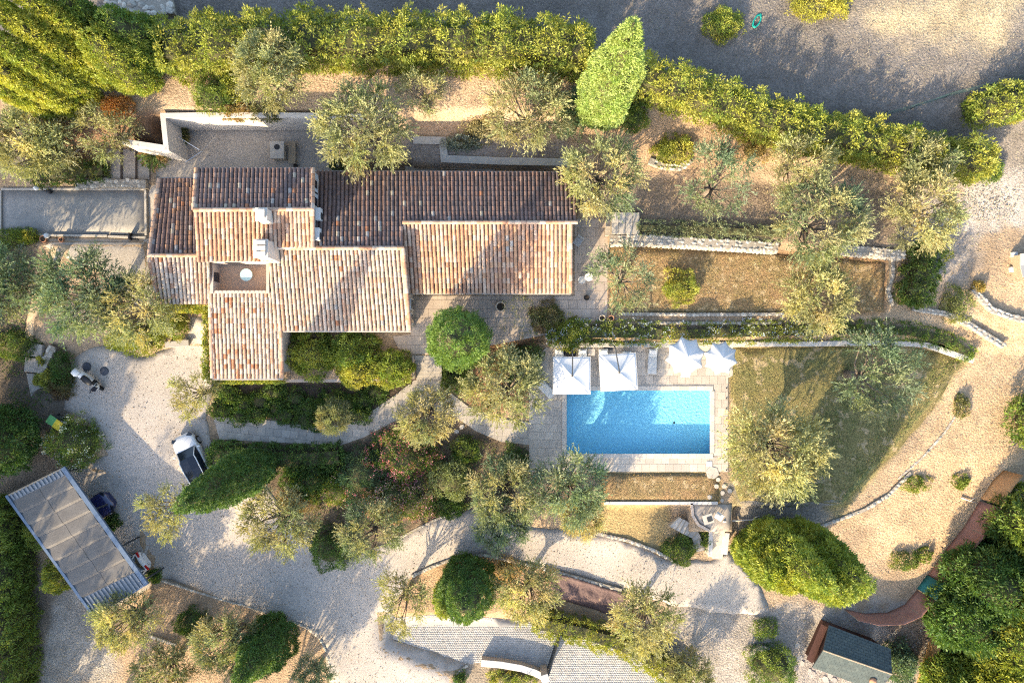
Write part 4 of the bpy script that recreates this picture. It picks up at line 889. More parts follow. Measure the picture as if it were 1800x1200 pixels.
sh = [  # name, label, px, py, rx, ry, h, cols, kwargs
    ('shrub', 'large glossy yellow-green shrub against the front wing wall', 545, 622, 52, 40, 1.9, MG+HY[:2], dict(n=330, ll=.17, lw=.08)),
    ('shrub', 'large mixed green shrub in middle of the bed below the long roof eave', 615, 618, 48, 36, 1.8, MG+DG[:1], dict(n=300, ll=.17, lw=.08)),
    ('shrub', 'bright yellow-green shrub hanging over the planter wall', 632, 652, 44, 28, 1.5, HY, dict(n=260, ll=.16, lw=.08)),
    ('shrub', 'round green shrub beside the house steps', 692, 648, 32, 28, 1.5, MG, dict(n=240, ll=.15, lw=.075)),
    ('shrub', 'yellow-green shrub bordering the drive below the olives', 236, 590, 58, 34, 1.4, HY+MG[:1], dict(n=330, ll=.14, lw=.07)),
    ('shrub', 'bright climbing shrub beside the stone bench', 300, 568, 24, 26, 1.3, HY, dict(n=140)),
    ('flowering_shrub', 'white-flowering green shrub beside the carport end', 124, 778, 50, 44, 1.9, MG+DG[:2], dict(n=330, flower=[(.7, .68, .55)], nfl=900)),
    ('oleander', 'tall pink oleander touching the lower edge of the path', 706, 800, 62, 54, 2.6, DG+MG, dict(n=330, ll=.2, lw=.05, flower=[(.55, .17, .22), (.6, .26, .28), (.48, .12, .18)], nfl=3000)),
    ('oleander', 'pale pink oleander nearest the gravel drive', 694, 878, 64, 46, 2.2, MG+[(.2, .24, .1)], dict(n=330, ll=.2, lw=.05, flower=[(.66, .33, .33), (.7, .42, .38)], nfl=3600)),
    ('oleander', 'dark green oleander with few blossoms beside the path hedge', 638, 838, 50, 52, 2.4, [(.09, .16, .07), (.12, .19, .09), (.07, .13, .06)], dict(n=330, ll=.2, lw=.05, flower=[(.6, .24, .28)], nfl=400)),
    ('oleander', 'small peach-pink oleander at outer side of the dark oleander', 592, 858, 24, 34, 1.6, MG, dict(n=150, ll=.18, lw=.05, flower=[(.68, .40, .34)], nfl=600)),
    ('shrub', 'pale green shrub beside the pink oleanders', 790, 842, 40, 40, 1.9, [(.22, .27, .1), (.26, .3, .13)], dict(n=240, ll=.17, lw=.05)),
    ('shrub', 'low dark ground-cover bush at the lower drive edge', 788, 888, 36, 18, .8, DG+MG[:1], dict(n=170)),
    ('shrub', 'dark shrub between the leaning cypress and the oleanders', 545, 840, 50, 36, 1.5, DG+MG[:1], dict(n=280, ll=.15, lw=.08)),
    ('shrub', 'dry reddish shrub beside the leaning cypress tip', 520, 880, 34, 26, 1.0, [(.3, .2, .1), (.22, .2, .08), (.16, .18, .06)], dict(n=150)),
    ('shrub', 'dark shrub under the olive on the drive bend', 575, 965, 34, 40, 2.0, DG, dict(n=230)),
    ('shrub', 'round yellow shrub in a stone ring on the dry lawn', 1196, 504, 29, 29, 1.0, HY, dict(n=220, ll=.12, lw=.06)),
    ('shrub', 'dark shrub with bronze leaves beside the pool umbrellas path', 918, 640, 42, 42, 1.6, DG+[(.16, .13, .06)], dict(n=260)),
    ('shrub', 'round reddish-centred shrub on the patio edge', 962, 558, 27, 26, 1.0, [(.24, .15, .1), (.2, .2, .08), (.16, .19, .06)], dict(n=190)),
    ('shrub', 'bright leafy shrub at the start of the blue-flowering hedge', 1000, 585, 34, 24, 1.2, HY+MG, dict(n=210)),
    ('shrub', 'pale yellow open shrub on the patio beside the clay pot', 915, 552, 34, 38, 1.9, [(.38, .35, .14), (.3, .31, .12)], dict(n=70, ll=.1, lw=.05, leaves=16, core=0)),
    ('shrub', 'bright round bush below the pale yellow olive', 412, 152, 24, 20, 1.3, HY, dict(n=150)),
    ('shrub', 'green bush behind the white retaining wall corner', 370, 165, 36, 30, 1.4, MG+DG, dict(n=190)),
    ('shrub', 'orange-tinted dry shrub trailing over the white retaining wall', 415, 196, 32, 12, .8, [(.4, .26, .1), (.3, .24, .09)], dict(n=120)),
    ('shrub', 'olive-brown shrub trailing over the retaining wall under yellow olive', 470, 194, 28, 14, .8, [(.2, .19, .07), (.16, .18, .06)], dict(n=110)),
    ('shrub', 'dark shrub against the house below the large courtyard olive', 612, 288, 26, 14, 1.0, DG, dict(n=110)),
    ('shrub', 'bright green bush on the bare field next to green hose', 1272, 42, 30, 26, 1.1, HY+MG, dict(n=200)),
    ('shrub', 'large yellow bush on the field at top edge', 1440, 2, 52, 26, 1.4, [(.38, .36, .06), (.33, .33, .06)], dict(n=280)),
    ('shrub', 'bright yellow-green shrub on stones above the upper terrace', 1185, 262, 34, 24, 1.0, HY, dict(n=190)),
    ('shrub', 'green shrub at foot of the pale cypress', 1110, 205, 30, 24, 1.2, MG+DG, dict(n=160)),
    ('shrub', 'blue-green shrub in shade beside the pale cypress', 1005, 195, 24, 48, 2.0, [(.08, .15, .08), (.1, .17, .09)], dict(n=210)),
    ('shrub', 'sparse pale shrub on the sandy terrace edge', 842, 225, 30, 26, .8, [(.42, .36, .18), (.36, .33, .16)], dict(n=100, ll=.1)),
    ('shrub', 'silvery shrub row behind the terrace wall by the roof', 810, 252, 34, 12, .6, [(.32, .36, .31), (.26, .3, .25)], dict(n=110, ll=.1)),
    ('shrub', 'small dark green bush on the bare field at end of sloping hedge', 1740, 298, 18, 18, .9, DG+MG, dict(n=110)),
    ('shrub', 'feathery green weed bush beside the pale stone wall on slope', 1684, 535, 26, 30, .9, [(.2, .22, .07), (.15, .19, .06)], dict(n=110, core=.5)),
    ('shrub', 'small orange-yellow bush at the head of upper slope wall', 1720, 505, 9, 8, .5, [(.5, .36, .1)], dict(n=40, cr=.15)),
    ('shrub', 'round dark-topped shrub inside stone ring near the shed', 1362, 1176, 44, 42, 2.0, DG+MG, dict(n=300)),
    ('shrub', 'grey-green leafy shrub beside the shed roof', 1582, 1166, 32, 34, 1.7, [(.13, .2, .11), (.18, .25, .14)], dict(n=200, ll=.2, lw=.08)),
    ('shrub', 'dark shrub in the lower garden below the kerb', 338, 1098, 28, 26, 1.1, DG, dict(n=160)),
    ('shrub', 'yellow-green shrub beside the carport long gutter', 100, 1012, 32, 30, 1.5, HY+MG[:1], dict(n=170, ll=.16, lw=.08)),
    ('shrub', 'green shrub between the carport and tall hedge', 70, 935, 30, 32, 1.8, MG, dict(n=170)),
    ('shrub', 'small dark bush between the two parked cars at carport', 195, 918, 14, 12, .6, DG, dict(n=70, cr=.18)),
    ('shrub', 'small dark bush at the carport lower corner on drive', 268, 1012, 16, 10, .6, DG+MG[:1], dict(n=70, cr=.18)),
    ('shrub', 'dark shrub in the left garden beside garden steps', 28, 605, 34, 26, 1.1, DG+MG, dict(n=190)),
    ('shrub', 'yellow shrub at bend of the garden steps', 82, 668, 20, 14, .7, HY+[(.4, .32, .08)], dict(n=100, cr=.2)),
    ('shrub', 'small bright shrub beside the garden steps wall', 76, 634, 12, 10, .5, HY, dict(n=60, cr=.16)),
    ('shrub', 'dark shrub strip between garden steps and gravel drive', 108, 650, 16, 34, .8, DG, dict(n=120)),
    ('shrub', 'dark brown-green bush beside corner stones of the drive', 108, 680, 20, 16, .7, [(.12, .12, .05), (.16, .1, .05)], dict(n=90)),
    ('shrub', 'green bushes at the lower corner of boules court', 18, 420, 26, 16, .8, DG+MG, dict(n=110)),
    ('shrub', 'yellow-green bush below the boules court lamp', 50, 416, 16, 14, .7, HY+MG, dict(n=80, cr=.2)),
    ('shrub', 'green shrub beside the curved lower steps', 1198, 965, 26, 24, 1.1, DG+MG, dict(n=160)),
    ('shrub', 'green climber between the lower terrace and ramp wall', 1242, 945, 9, 22, .8, DG+MG, dict(n=80, cr=.2)),
    ('shrub', 'dark low shrub in front of the small path stones', 820, 790, 26, 22, .8, DG+MG, dict(n=120)),
    ('shrub', 'dark shrub at end of the path near pool deck corner', 905, 815, 24, 30, 1.0, DG, dict(n=140)),
    ('shrub', 'green shrub under the conifer beside the path', 800, 668, 26, 20, .8, DG+MG[:1], dict(n=120)),
    ('shrub', 'yellow-flowered bush behind curved entrance wall', 905, 1192, 50, 16, .7, MG+[(.4, .36, .1)], dict(n=150, cr=.2)),
    ('shrub', 'small dark bush inside stone kerb of the entrance bed', 808, 1192, 11, 11, .5, DG, dict(n=50, cr=.16)),
    ('shrub', 'golden dry grass mound above the cobbles', 888, 1000, 26, 22, .7, [(.45, .34, .15), (.38, .28, .11)], dict(n=130, ll=.14, lw=.03, core=.6)),
    ('shrub', 'golden dry grass bush on terrace near the sloping hedge', 1330, 262, 34, 22, .8, [(.42, .31, .12), (.35, .28, .1)], dict(n=140, ll=.14, lw=.04, core=.6)),
    ('shrub', 'orange rusty shrub beside the thin olive above gravel steps', 205, 188, 28, 16, .9, [(.5, .25, .08), (.42, .22, .08)], dict(n=120, core=.5)),
    ('shrub', 'weedy green patch bush on the drive near the shed', 1345, 1105, 24, 14, .4, DG+MG, dict(n=90, core=0)),
    ('shrub', 'green weed bush on the earth track below brown fence', 1590, 985, 26, 14, .4, MG+DG, dict(n=90, core=0)),
    ('shrub', 'small green weed bush on the earth track by the screen', 1625, 975, 12, 12, .4, MG, dict(n=50, core=0, cr=.16)),
    ('shrub', 'weed bush at the corner of the earth track near wood', 1690, 845, 12, 12, .4, MG, dict(n=50, core=0, cr=.16)),
    ('shrub', 'green weeds along the lawn edge of earth track', 1610, 850, 24, 14, .4, MG+[(.3, .27, .1)], dict(n=80, core=0, cr=.2)),
    ('shrub', 'weed bush on track edge facing olive lawn', 1690, 715, 12, 22, .4, [(.24, .24, .09)], dict(n=60, core=0, cr=.16)),
]
for k, (nm, lab, px, py, rx, ry, h, c, kw) in enumerate(sh): shrub(nm, lab, px, py, rx, ry, h, c, seed=k+1, **kw)
# low box balls planted in the bed above the path, individually
bed = [(405, 700), (428, 712), (455, 705), (480, 690), (452, 728), (486, 718), (520, 700), (540, 716), (500, 730), (565, 715), (585, 700), (536, 735), (392, 722), (420, 732), (612, 712), (640, 705), (660, 690), (632, 730), (560, 742), (398, 685)]
nth = ['first', 'second', 'third', 'fourth', 'fifth']
for k, (px, py) in enumerate(bed):
    shrub('bed_plant', 'small dark green clump plant in the mulched bed above the stone path', px, py, random.uniform(16, 24), random.uniform(14, 20), random.uniform(.5, .8), DG+MG[:1], 'clump plants in the mulched bed', n=70, cr=.22, leaves=22, seed=70+k, cat='plant')
# ivy on the front wing walls
def ivy(label, boxes, cols, seed):
    r = np.random.default_rng(seed); t = None
    Cs, Ns = [], []
    for (c, sz, nv) in boxes:
        n = int((sz[0]*sz[1]+sz[1]*sz[2]+sz[0]*sz[2])*34); Cs.append(np.array(c)+(r.random((n, 3))-.5)*np.array(sz)); Ns.append(np.tile(np.array(nv, float), (n, 1)))
    t = thing('ivy', label, 'ivy', boxes[0][0])
    V, cc = clumps(np.vstack(Cs), nrm(np.vstack(Ns)), .16, 12, .12, .1, cols, r, .8); link('foliage', leaf_mesh('foliage', V-np.array(boxes[0][0]), cc), LEAF, t)
    MB().tube([Vector(boxes[0][0])-Vector((0, 0, boxes[0][1][2]/2)), Vector(boxes[0][0])+Vector((0, 0, boxes[0][1][2]/2))], .04, 5).build('stem', BARK, t)
ca = P(374, 605, 1.2); ivy('green ivy covering the drive-side wall of the front wing', [((ca.x, ca.y, .9), (.3, 5.0, 3.2), (-1, 0, .6))], HY+MG, 1)
cb = P(326, 541, 2.0); ivy('yellow-green ivy on the wall over the shaded door corner', [((cb.x, cb.y, 1.9), (3.5, .45, 2.0), (0, -1, .7))], HY, 2)
cc_ = P(436, 668, .8); ivy('thin ivy along the foot of the front wing gable', [((cc_.x, cc_.y, .5), (5.0, .18, 2.6), (0, -1, .5))], HY+MG, 3)
# tall trees standing just outside the view whose shade falls across the drive
for k, (px, py, R, H, lab) in enumerate(((-70, 1150, 2.6, 14, 'tall tree beyond the hedge shading the scooter'), (-120, 1040, 2.4, 13, 'tall tree beyond the hedge shading the garden steps'), (10, 1300, 2.6, 13, 'tall tree below the photo edge shading the carport'), (-110, 560, 2.2, 9, 'tall tree beyond the garden shading the boules court'), (-130, 700, 2.4, 10, 'tall tree beyond the broadleaf tree shading olives'))):
    conifer('woodland_tree', lab, px, py, R, H, FAT, MG, 'trees outside the view', 420, .6, 26, .3, .12, .8, .7, 80+k)
for k, (px, py, rp, h, lab) in enumerate(((330, 1290, 62, 6.5, 'olive outside the view shading the lower drive kerb'), (450, 1300, 60, 6.5, 'olive outside the view shading the drive bottom'), (150, 1290, 60, 6, 'olive outside the view shading the lower garden'))):
    put_tree('olive_tree', lab, 'tree', 'trees outside the view', OLIVES[k][0], OLIVES[k][1], px, py, rp, h)
print('plants done')
# ================================================================ walls and steps
STONES = []
def stone_protos():
    for s in range(6):
        r = random.Random(s); bm = bmesh.new(); bmesh.ops.create_icosphere(bm, subdivisions=1, radius=.5)
        for v in bm.verts:
            m = max(abs(c) for c in v.co); v.co = v.co*(1+.35*(.5/m-1)*1.2)*r.uniform(.85, 1.12)
        me = bpy.data.meshes.new('stone'); bm.to_mesh(me); bm.free(); me.materials.append(STONE); STONES.append(me)
stone_protos()
def stone_wall(name, label, pts, wid, h, size=.34, rows=None, face=0, cat='wall', core=True, group=None, ztop=None):
    """dry stone wall along pixel points: core with single stones laid on top and on its downhill face"""
    q = [at(a, b) for a, b in pts]; t = thing(name, label, cat, q[0], 0, group); o = wloc(t); mb = MB()
    rows = rows or max(1, round(wid/size)); cnt = 0
    for i in range(len(q)-1):
        a, b = q[i], q[i+1]; d = (b-a); d.z = 0; L = d.length; d.normalize(); sx = Vector((-d.y, d.x, 0)); up = Vector((0, 0, h-.08)); dn = Vector((0, 0, .9))
        if core: mb.hexa([a-sx*wid*.42-dn, b-sx*wid*.42-dn, b+sx*wid*.42-dn, a+sx*wid*.42-dn], [a-sx*wid*.42+up, b-sx*wid*.42+up, b+sx*wid*.42+up, a+sx*wid*.42+up])
        n = max(1, round(L/size))
        for k in range(n):
            for r in range(rows):
                p = a.lerp(b, (k+.5+random.uniform(-.35, .35))/n)+sx*((r+.5)/rows-.5+random.uniform(-.06, .06))*wid+Vector((0, 0, h-.12+random.uniform(-.05, .04)))
                s = link('stone', random.choice(STONES), None, t, p-o); s.scale = (size*random.uniform(.65, 1.45), wid/rows*random.uniform(.75, 1.25), size*random.uniform(.5, .8)); s.rotation_euler = (random.uniform(-.2, .2), random.uniform(-.2, .2), math.atan2(d.y, d.x)+random.uniform(-.3, .3)); cnt += 1
            if face:
                for zz in np.arange(h-.35, -.2, -.3):
                    p = a.lerp(b, (k+random.uniform(.2, .8))/n)+sx*face*wid*.45+Vector((0, 0, zz))
                    s = link('stone', random.choice(STONES), None, t, p-o); s.scale = (size*random.uniform(.85, 1.2), .2, size*random.uniform(.6, .8)); s.rotation_euler = (random.uniform(-.2, .2), random.uniform(-.2, .2), math.atan2(d.y, d.x)+random.uniform(-.15, .15))
    if core: mb.build('core', MORTAR, t)
    return t
def band_wall(name, label, pts, wid, z0, z1, m=WHITEWALL, cat='wall', cap=None, zs=None):
    """rendered wall following points given on its top edge"""
    q = [P(a, b, z1) for a, b in pts]; t = thing(name, label, cat, (q[0].x, q[0].y, z0)); mb = MB(); cp = MB(); n = len(q)
    offs = []
    for i in range(n):
        d0 = (q[i]-q[max(i-1, 0)]); d1 = (q[min(i+1, n-1)]-q[i]); d = (d0.normalized() if d0.length > 0 else Vector())+(d1.normalized() if d1.length > 0 else Vector()); d.normalize()
        nn = Vector((-d.y, d.x, 0)); c = 1.0
        if d0.length > 0 and d1.length > 0: c = max(.5, nn.dot(Vector((-d0.y, d0.x, 0)).normalized()))
        offs.append(nn/c)
    def ring(o1, o2, za, zb, mm):
        L_ = [q[i]+offs[i]*o1 for i in range(n)]; R2 = [q[i]+offs[i]*o2 for i in range(n)]
        for i in range(n-1):
            mm.hexa([(R2[i].x, R2[i].y, za), (R2[i+1].x, R2[i+1].y, za), (L_[i+1].x, L_[i+1].y, za), (L_[i].x, L_[i].y, za)], [(R2[i].x, R2[i].y, zb), (R2[i+1].x, R2[i+1].y, zb), (L_[i+1].x, L_[i+1].y, zb), (L_[i].x, L_[i].y, zb)])
    ring(wid/2, -wid/2, z0, z1-.06, mb); mb.build('wall_body', m, t)
    ring(wid/2+.04, -wid/2-.04, z1-.06, z1, cp); cp.build('cap', cap or m, t, bevel=.015)
    return t
band_wall('retaining_wall', 'tall white retaining wall round two sides of the gravel courtyard', [(214, 248), (292, 260), (286, 203), (360, 202), (460, 202), (560, 203), (640, 205)], .28, -.2, 3.0)
band_wall('terrace_wall', 'grey stone terrace wall with a corner behind the long dark roof', [(726, 246), (778, 247), (781, 279), (880, 283), (1000, 285)], .45, -.2, 1.85, MORTAR, cap=mat('weathered_cap', (.38, .35, .31), (.46, .43, .38), 3, .95, fine=.2))
band_wall('trench_wall', 'low pale wall in the trench directly behind the long roof', [(712, 297), (790, 293), (870, 296)], .3, -.1, .9, MORTAR)
band_wall('pool_lawn_wall', 'thin pale wall along the upper side of the pool lawn', [(1132, 606), (1290, 605), (1440, 604), (1560, 602), (1630, 606), (1660, 616), (1712, 634)], .3, -1.5, -.55)
band_wall('pool_wall', 'pale ledge wall behind the sun loungers under blue flowers', [(968, 607), (1050, 606), (1128, 606)], .25, -1.3, -.5)
band_wall('lower_lawn_wall', 'straight pale kerb wall below the small pool lawn', [(1062, 884), (1150, 884), (1262, 884)], .16, -2.2, -1.0)
band_wall('lower_terrace_wall', 'low pale wall on two sides of the small lower terrace', [(1216, 884), (1218, 906), (1228, 922), (1248, 933)], .12, -2.6, -1.0, PINKWALL)
band_wall('ramp_wall', 'thin bluish white wall on one side of the short ramp', [(1250, 934), (1249, 978)], .22, -3.2, -1.5)
band_wall('ramp_wall', 'thick white wall on the conifer side of the short ramp', [(1277, 936), (1273, 974)], .42, -3.2, -1.4)
band_wall('entrance_wall', 'curved white topped wall beside the cobbled entrance', [(846, 1165), (880, 1168), (915, 1174), (940, 1182), (956, 1190)], .45, -4.2, -3.0, PINKWALL, cap=WHITEWALL)
stone_wall('stone_wall', 'long pale dry stone wall below the upper terrace', [(1070, 424), (1130, 424), (1200, 428), (1290, 433), (1360, 438)], .75, .95, .27, 3, -1)
stone_wall('stone_wall', 'pale dry stone wall running under the wide olive', [(1470, 440), (1520, 444), (1580, 450)], .7, .9, .27, 3, -1)
stone_wall('stone_edging', 'thin stone edging along lower side of the dry lawn', [(1092, 552), (1200, 553), (1300, 553), (1376, 552)], .28, .25, .3, 1)
stone_wall('stone_edging', 'second thin stone edging above the blue-flowering hedge', [(1120, 568), (1240, 568), (1370, 568)], .25, .3, .32, 1)
stone_wall('stone_edging', 'stone edging bordering the dark ivy hedge', [(1566, 455), (1566, 486), (1558, 512), (1566, 538)], .3, .35, .3, 1)
stone_wall('stone_wall', 'pale stone wall sloping across earth below the ivy hedge', [(1600, 542), (1660, 552), (1700, 570), (1760, 608)], .45, .4, .32, 2)
stone_wall('stone_wall', 'pale stone wall sloping from orange bush to the side edge', [(1706, 508), (1740, 545), (1770, 556), (1810, 566)], .45, .4, .32, 2)
stone_wall('stone_edging', 'row of pale edging stones above the brown fabric bank', [(955, 998), (1000, 1010), (1050, 1024), (1092, 1036)], .3, .3, .3, 1)
stone_wall('stone_edging', 'row of edging stones above the dark dome conifer', [(724, 1012), (760, 995), (800, 980), (850, 974), (900, 985), (950, 997)], .28, .22, .3, 1)
stone_wall('kerb', 'line of small kerb stones between gravel drive and lower garden', [(284, 1020), (340, 1038), (400, 1056), (460, 1072), (520, 1094), (556, 1108), (572, 1140), (590, 1200)], .2, .12, .3, 1, cat='kerb')
stone_wall('kerb', 'curved kerb round the entrance bed at bottom', [(824, 1166), (806, 1180), (797, 1200), (797, 1225)], .22, .15, .3, 1, cat='kerb')
stone_wall('stone_edging', 'low stone edging along upper side of the lower drive', [(704, 944), (760, 915), (815, 894)], .2, .15, .3, 1)
stone_wall('stone_edging', 'dark stone edging below the yellow grass of the lower drive', [(1046, 936), (1100, 948), (1150, 966), (1182, 984)], .3, .25, .32, 1)
stone_wall('stone_wall', 'thick pale stone wall between boules court and dark hedge', [(140, 328), (190, 324), (262, 326)], .7, .55, .36, 2)
stone_wall('stone_edging', 'stone edging of the round bed above upper terrace', [(1140, 284), (1165, 294), (1195, 296), (1212, 284)], .5, .4, .34, 2)
stone_wall('stone_edging', 'low stone edging along track side of the pool lawn', [(1700, 700), (1660, 760), (1620, 805), (1580, 840)], .2, .12, .3, 1)
stone_wall('stone_edging', 'pale stone edging curving below the lawn towards broad conifer', [(1600, 830), (1560, 870), (1520, 895), (1440, 925)], .3, .2, .32, 1)
stone_wall('stone_ring', 'stone ring round the yellow shrub on the dry lawn', [(1172, 520), (1168, 500), (1176, 484)], .18, .18, .22, 1)
stone_wall('stone_ring', 'stone ring behind the dark-topped shrub near the shed', [(1318, 1148), (1326, 1138), (1340, 1135), (1352, 1142)], .4, .35, .26, 2)
stone_wall('stone_wall', 'rubble stone bank at the top edge of the bare field', [(190, 8), (230, 14), (270, 18), (308, 12)], 1.4, .5, .45, 3)
stone_wall('stone_wall', 'old stone wall behind the garden steps', [(98, 608), (88, 630), (76, 655)], .6, .5, .34, 2)
stone_wall('stone_edging', 'loose edging stones beside the garden path', [(104, 440), (98, 455), (88, 470), (78, 485)], .3, .15, .34, 1)
# stone slabs set in the ground
FLAG = mat('flagstone', (.38, .35, .31), (.46, .42, .37), 2.5, .85, fine=.15, orand=.15)
def slab(name, label, cat, group, px, py, sx, sy, rz, m=FLAG, th=.07):
    c = at(px, py); r = random.Random(px*3+py); n = 6
    pts = [(math.cos(2*math.pi*k/n+.4)*sx*r.uniform(.85, 1.15)/2, math.sin(2*math.pi*k/n+.4)*sy*r.uniform(.85, 1.15)/2) for k in range(n)]
    o = MB().prism(pts, -.05, th).build(name, m, None, bevel=.012); o.location = c; o.rotation_euler = (0, 0, rz); return tag(o, label, cat, group)
step_lab = ['square stepping stone touching the pool deck corner', 'stepping stone first below the pool deck corner', 'stepping stone on the lawn side of the second pair', 'stepping stone on the olive side of the second pair', 'stepping stone third below the pool deck', 'stepping stone nearest the olive of the lower group', 'round stepping stone beside lower lawn kerb', 'small stepping stone at end of the kerb wall']
for (px, py, s, rz), lab in zip(((1252, 831, 1.0, .4), (1262, 842, .36, .3), (1259, 854, .36, .8), (1273, 854, .36, .5), (1270, 866, .36, .7), (1283, 862, .36, .6), (1247, 873, .36, 0), (1269, 879, .3, .3)), step_lab):
    slab('stepping_stone', lab, 'stepping stone', 'stepping stones below the pool', px, py, s, s, rz)
for px, py, lab in ((812, 750, 'pale flat stone beside the path bend nearest small olive'), (803, 758, 'pale flat stone next to the path bend flower bed'), (806, 773, 'square pale stone below the path bend')):
    slab('flat_stone', lab, 'stone', 'flat stones below path bend', px, py, .4, .34, random.random())
for k in range(26):
    px = random.uniform(1400, 1450)+k*1.6; py = 1128+ (k % 9)*8+random.uniform(-3, 3)+k*.5
    slab('flagstone', 'irregular pale flagstone of the paving beside the shed', 'flagstone', 'irregular flagstones beside the shed', px, py, random.uniform(.38, .62), random.uniform(.34, .5), random.uniform(0, 3), th=.05)
# house steps, gravel steps, curved steps
STEPM = mat('step_stone', (.31, .285, .25), (.39, .355, .315), 1.6, .85, fine=.15, fscale=14)
st = thing('stone_steps', 'flight of wide grey stone steps from patio down to the path', 'steps', P(752, 660, -1.1))
for k in range(6):
    z = -.04-.18*k; a = P(752, 625, 0); MB().box((a.x, a.y-.16-.30*k, z-.25), (1.9+.04*(k % 2), .34, .5)).build('step', STEPM, st, bevel=.012)
MB().box((P(727, 640, -.3).x, P(727, 643, -.3).y, -.6), (.2, 1.9, 1.1)).build('side_wall', PINKWALL, st)
gs = thing('gravel_steps', 'three broad gravel steps with dark timber edges beside white wall', 'steps', P(264, 290, 0))
TIM = mat('dark_timber', (.07, .055, .045), (.11, .085, .07), 6, .9)
for k, px in enumerate((213, 239, 264)):
    z = .42-.14*k; u, v = P(px, 262, z), P(px, 316, z); MB().box(((u.x+v.x)/2, (u.y+v.y)/2, z-.07), (.1, u.y-v.y, .2)).build('riser', TIM, gs, bevel=.01)
    MB().box(((u.x+v.x)/2-.55, (u.y+v.y)/2, z-.05), (1.0, u.y-v.y-.02, .16)).build('tread', GRAVEL2, gs)
cs = thing('curved_steps', 'curved flight of wooden edged garden steps below the small terrace', 'steps', at(1205, 940))
edge = [((1176, 924), (1194, 908)), ((1187, 930), (1199, 912)), ((1194, 934), (1205, 914)), ((1201, 938), (1211, 918)), ((1208, 941), (1219, 924)), ((1216, 945), (1226, 932)), ((1218, 952), (1232, 944)), ((1218, 958), (1236, 953)), ((1219, 965), (1238, 960)), ((1220, 970), (1239, 966))]
for k, (a, b_) in enumerate(edge):
    z = -1.35-.13*k; u, v = P(*a, z), P(*b_, z); d = v-u; MB().box((u+v)/2, (d.length, .1, .12), math.atan2(d.y, d.x)).build('step_edge', WOOD, cs, bevel=.01)
    if k < len(edge)-1:
        u2, v2 = P(*edge[k+1][0], z), P(*edge[k+1][1], z); MB().hexa([Vector((p.x, p.y, z-.4)) for p in (u, u2, v2, v)], [Vector((p.x, p.y, z+.03)) for p in (u, u2, v2, v)]).build('tread', STEPM, cs)
gd = thing('garden_steps', 'wide gravel garden steps descending beside the photo edge', 'steps', at(60, 640))
for k, (pts, z) in enumerate(((((55, 602), (74, 606), (72, 628), (42, 624)), -.55), (((44, 627), (66, 630), (68, 655), (42, 653)), -.75), (((46, 656), (70, 656), (86, 680), (56, 705)), -.95), (((58, 704), (86, 684), (114, 692), (95, 728), (70, 730)), -1.15))):
    q = [P(a, b_, z) for a, b_ in pts]; MB().prism([(p.x, p.y) for p in q], z-.7, z).build('step', GRAVEL2, gd, bevel=.02)
# small lower terrace with ramp
lt = sheet('lower_terrace', [(1218, 886), (1286, 886), (1282, 934), (1250, 934), (1232, 924), (1220, 908)], mat('terrace_screed', (.3, .26, .22), (.36, .315, .27), 1.5, .9, fine=.12), .02, flat=-1.12, step=.6)
ra = MB(); a = [P(1254, 934, -1.2), P(1274, 934, -1.2), P(1270, 982, -2.5), P(1252, 982, -2.5)]
ra.hexa([v-Vector((0, 0, .6)) for v in a[::-1]], a[::-1]); tag(ra.build('ramp', mat('concrete', (.34, .29, .23), (.4, .345, .28), 1.5, .9, fine=.12)), kind='structure')
t = thing('bistro_table', 'pale square table with dark grid top on lower terrace', 'table', P(1245, 912, -1.1))
c = P(1245, 912, -.4); MB().box((c.x, c.y, -.42), (.75, .7, .04), .3).build('table_top', FLAG, t, bevel=.01); MB().box((c.x+.1, c.y, -.385), (.36, .36, .03), .3).build('grill', DARKMETAL, t)
for sx in (-1, 1):
    for sy in (-1, 1): MB().tube([(c.x+sx*.28, c.y+sy*.26, -1.1), (c.x+sx*.28, c.y+sy*.26, -.44)], .025, 6).build('leg', DARKMETAL, t)
t = thing('garden_chair', 'white tipped garden chair beside the bistro table', 'chair', P(1264, 907, -1.1))
c = P(1264, 907, -.8); MB().box((c.x, c.y, -.75), (.62, .5, .05), -.6).build('seat', WHITEP, t, bevel=.02); MB().box((c.x-.12, c.y+.14, -.45), (.5, .06, .5), -.6).build('backrest', WHITEP, t, bevel=.02)
for sx in (-1, 1):
    for sy in (-1, 1): MB().tube([(c.x+sx*.22, c.y+sy*.18, -1.1), (c.x+sx*.2, c.y+sy*.16, -.75)], .02, 5).build('leg', WHITEP, t)
# brown fabric bank under the edging stones
FAB = mat('brown_fabric', (.085, .052, .048), (.115, .072, .066), 1.2, .8, bump=.5, bdist=.1, bscale=3, spec=.4)
def fabric(name, label, top, bot, m, cat='ground sheet', sag=.05, seed=1):
    n, mrow = 40, 10; r = np.random.default_rng(seed); vv = []; 
    def lp(pts, u):
        f = u*(len(pts)-1); i = min(int(f), len(pts)-2); return pts[i].lerp(pts[i+1], f-i)
    for i in range(n):
        for j in range(mrow):
            u, v = i/(n-1), j/(mrow-1); p = lp(top, u).lerp(lp(bot, u), v); wv = math.sin(u*70+v*5+math.sin(v*6)*3)*.035*math.sin(math.pi*v)+math.sin(u*23-v*9)*.06*math.sin(math.pi*v)
            vv.append((p.x, p.y, max(p.z-sag*math.sin(math.pi*v), hgt(p.x, p.y)+.10)+wv))
    ff = [[i*mrow+j, i*mrow+j+1, (i+1)*mrow+j+1, (i+1)*mrow+j] for i in range(n-1) for j in range(mrow-1)]
    o = link(name, np_mesh(name, vv, ff, None, True), m); o.modifiers.new('thickness', 'SOLIDIFY').thickness = .02
    return tag(o, label, cat)
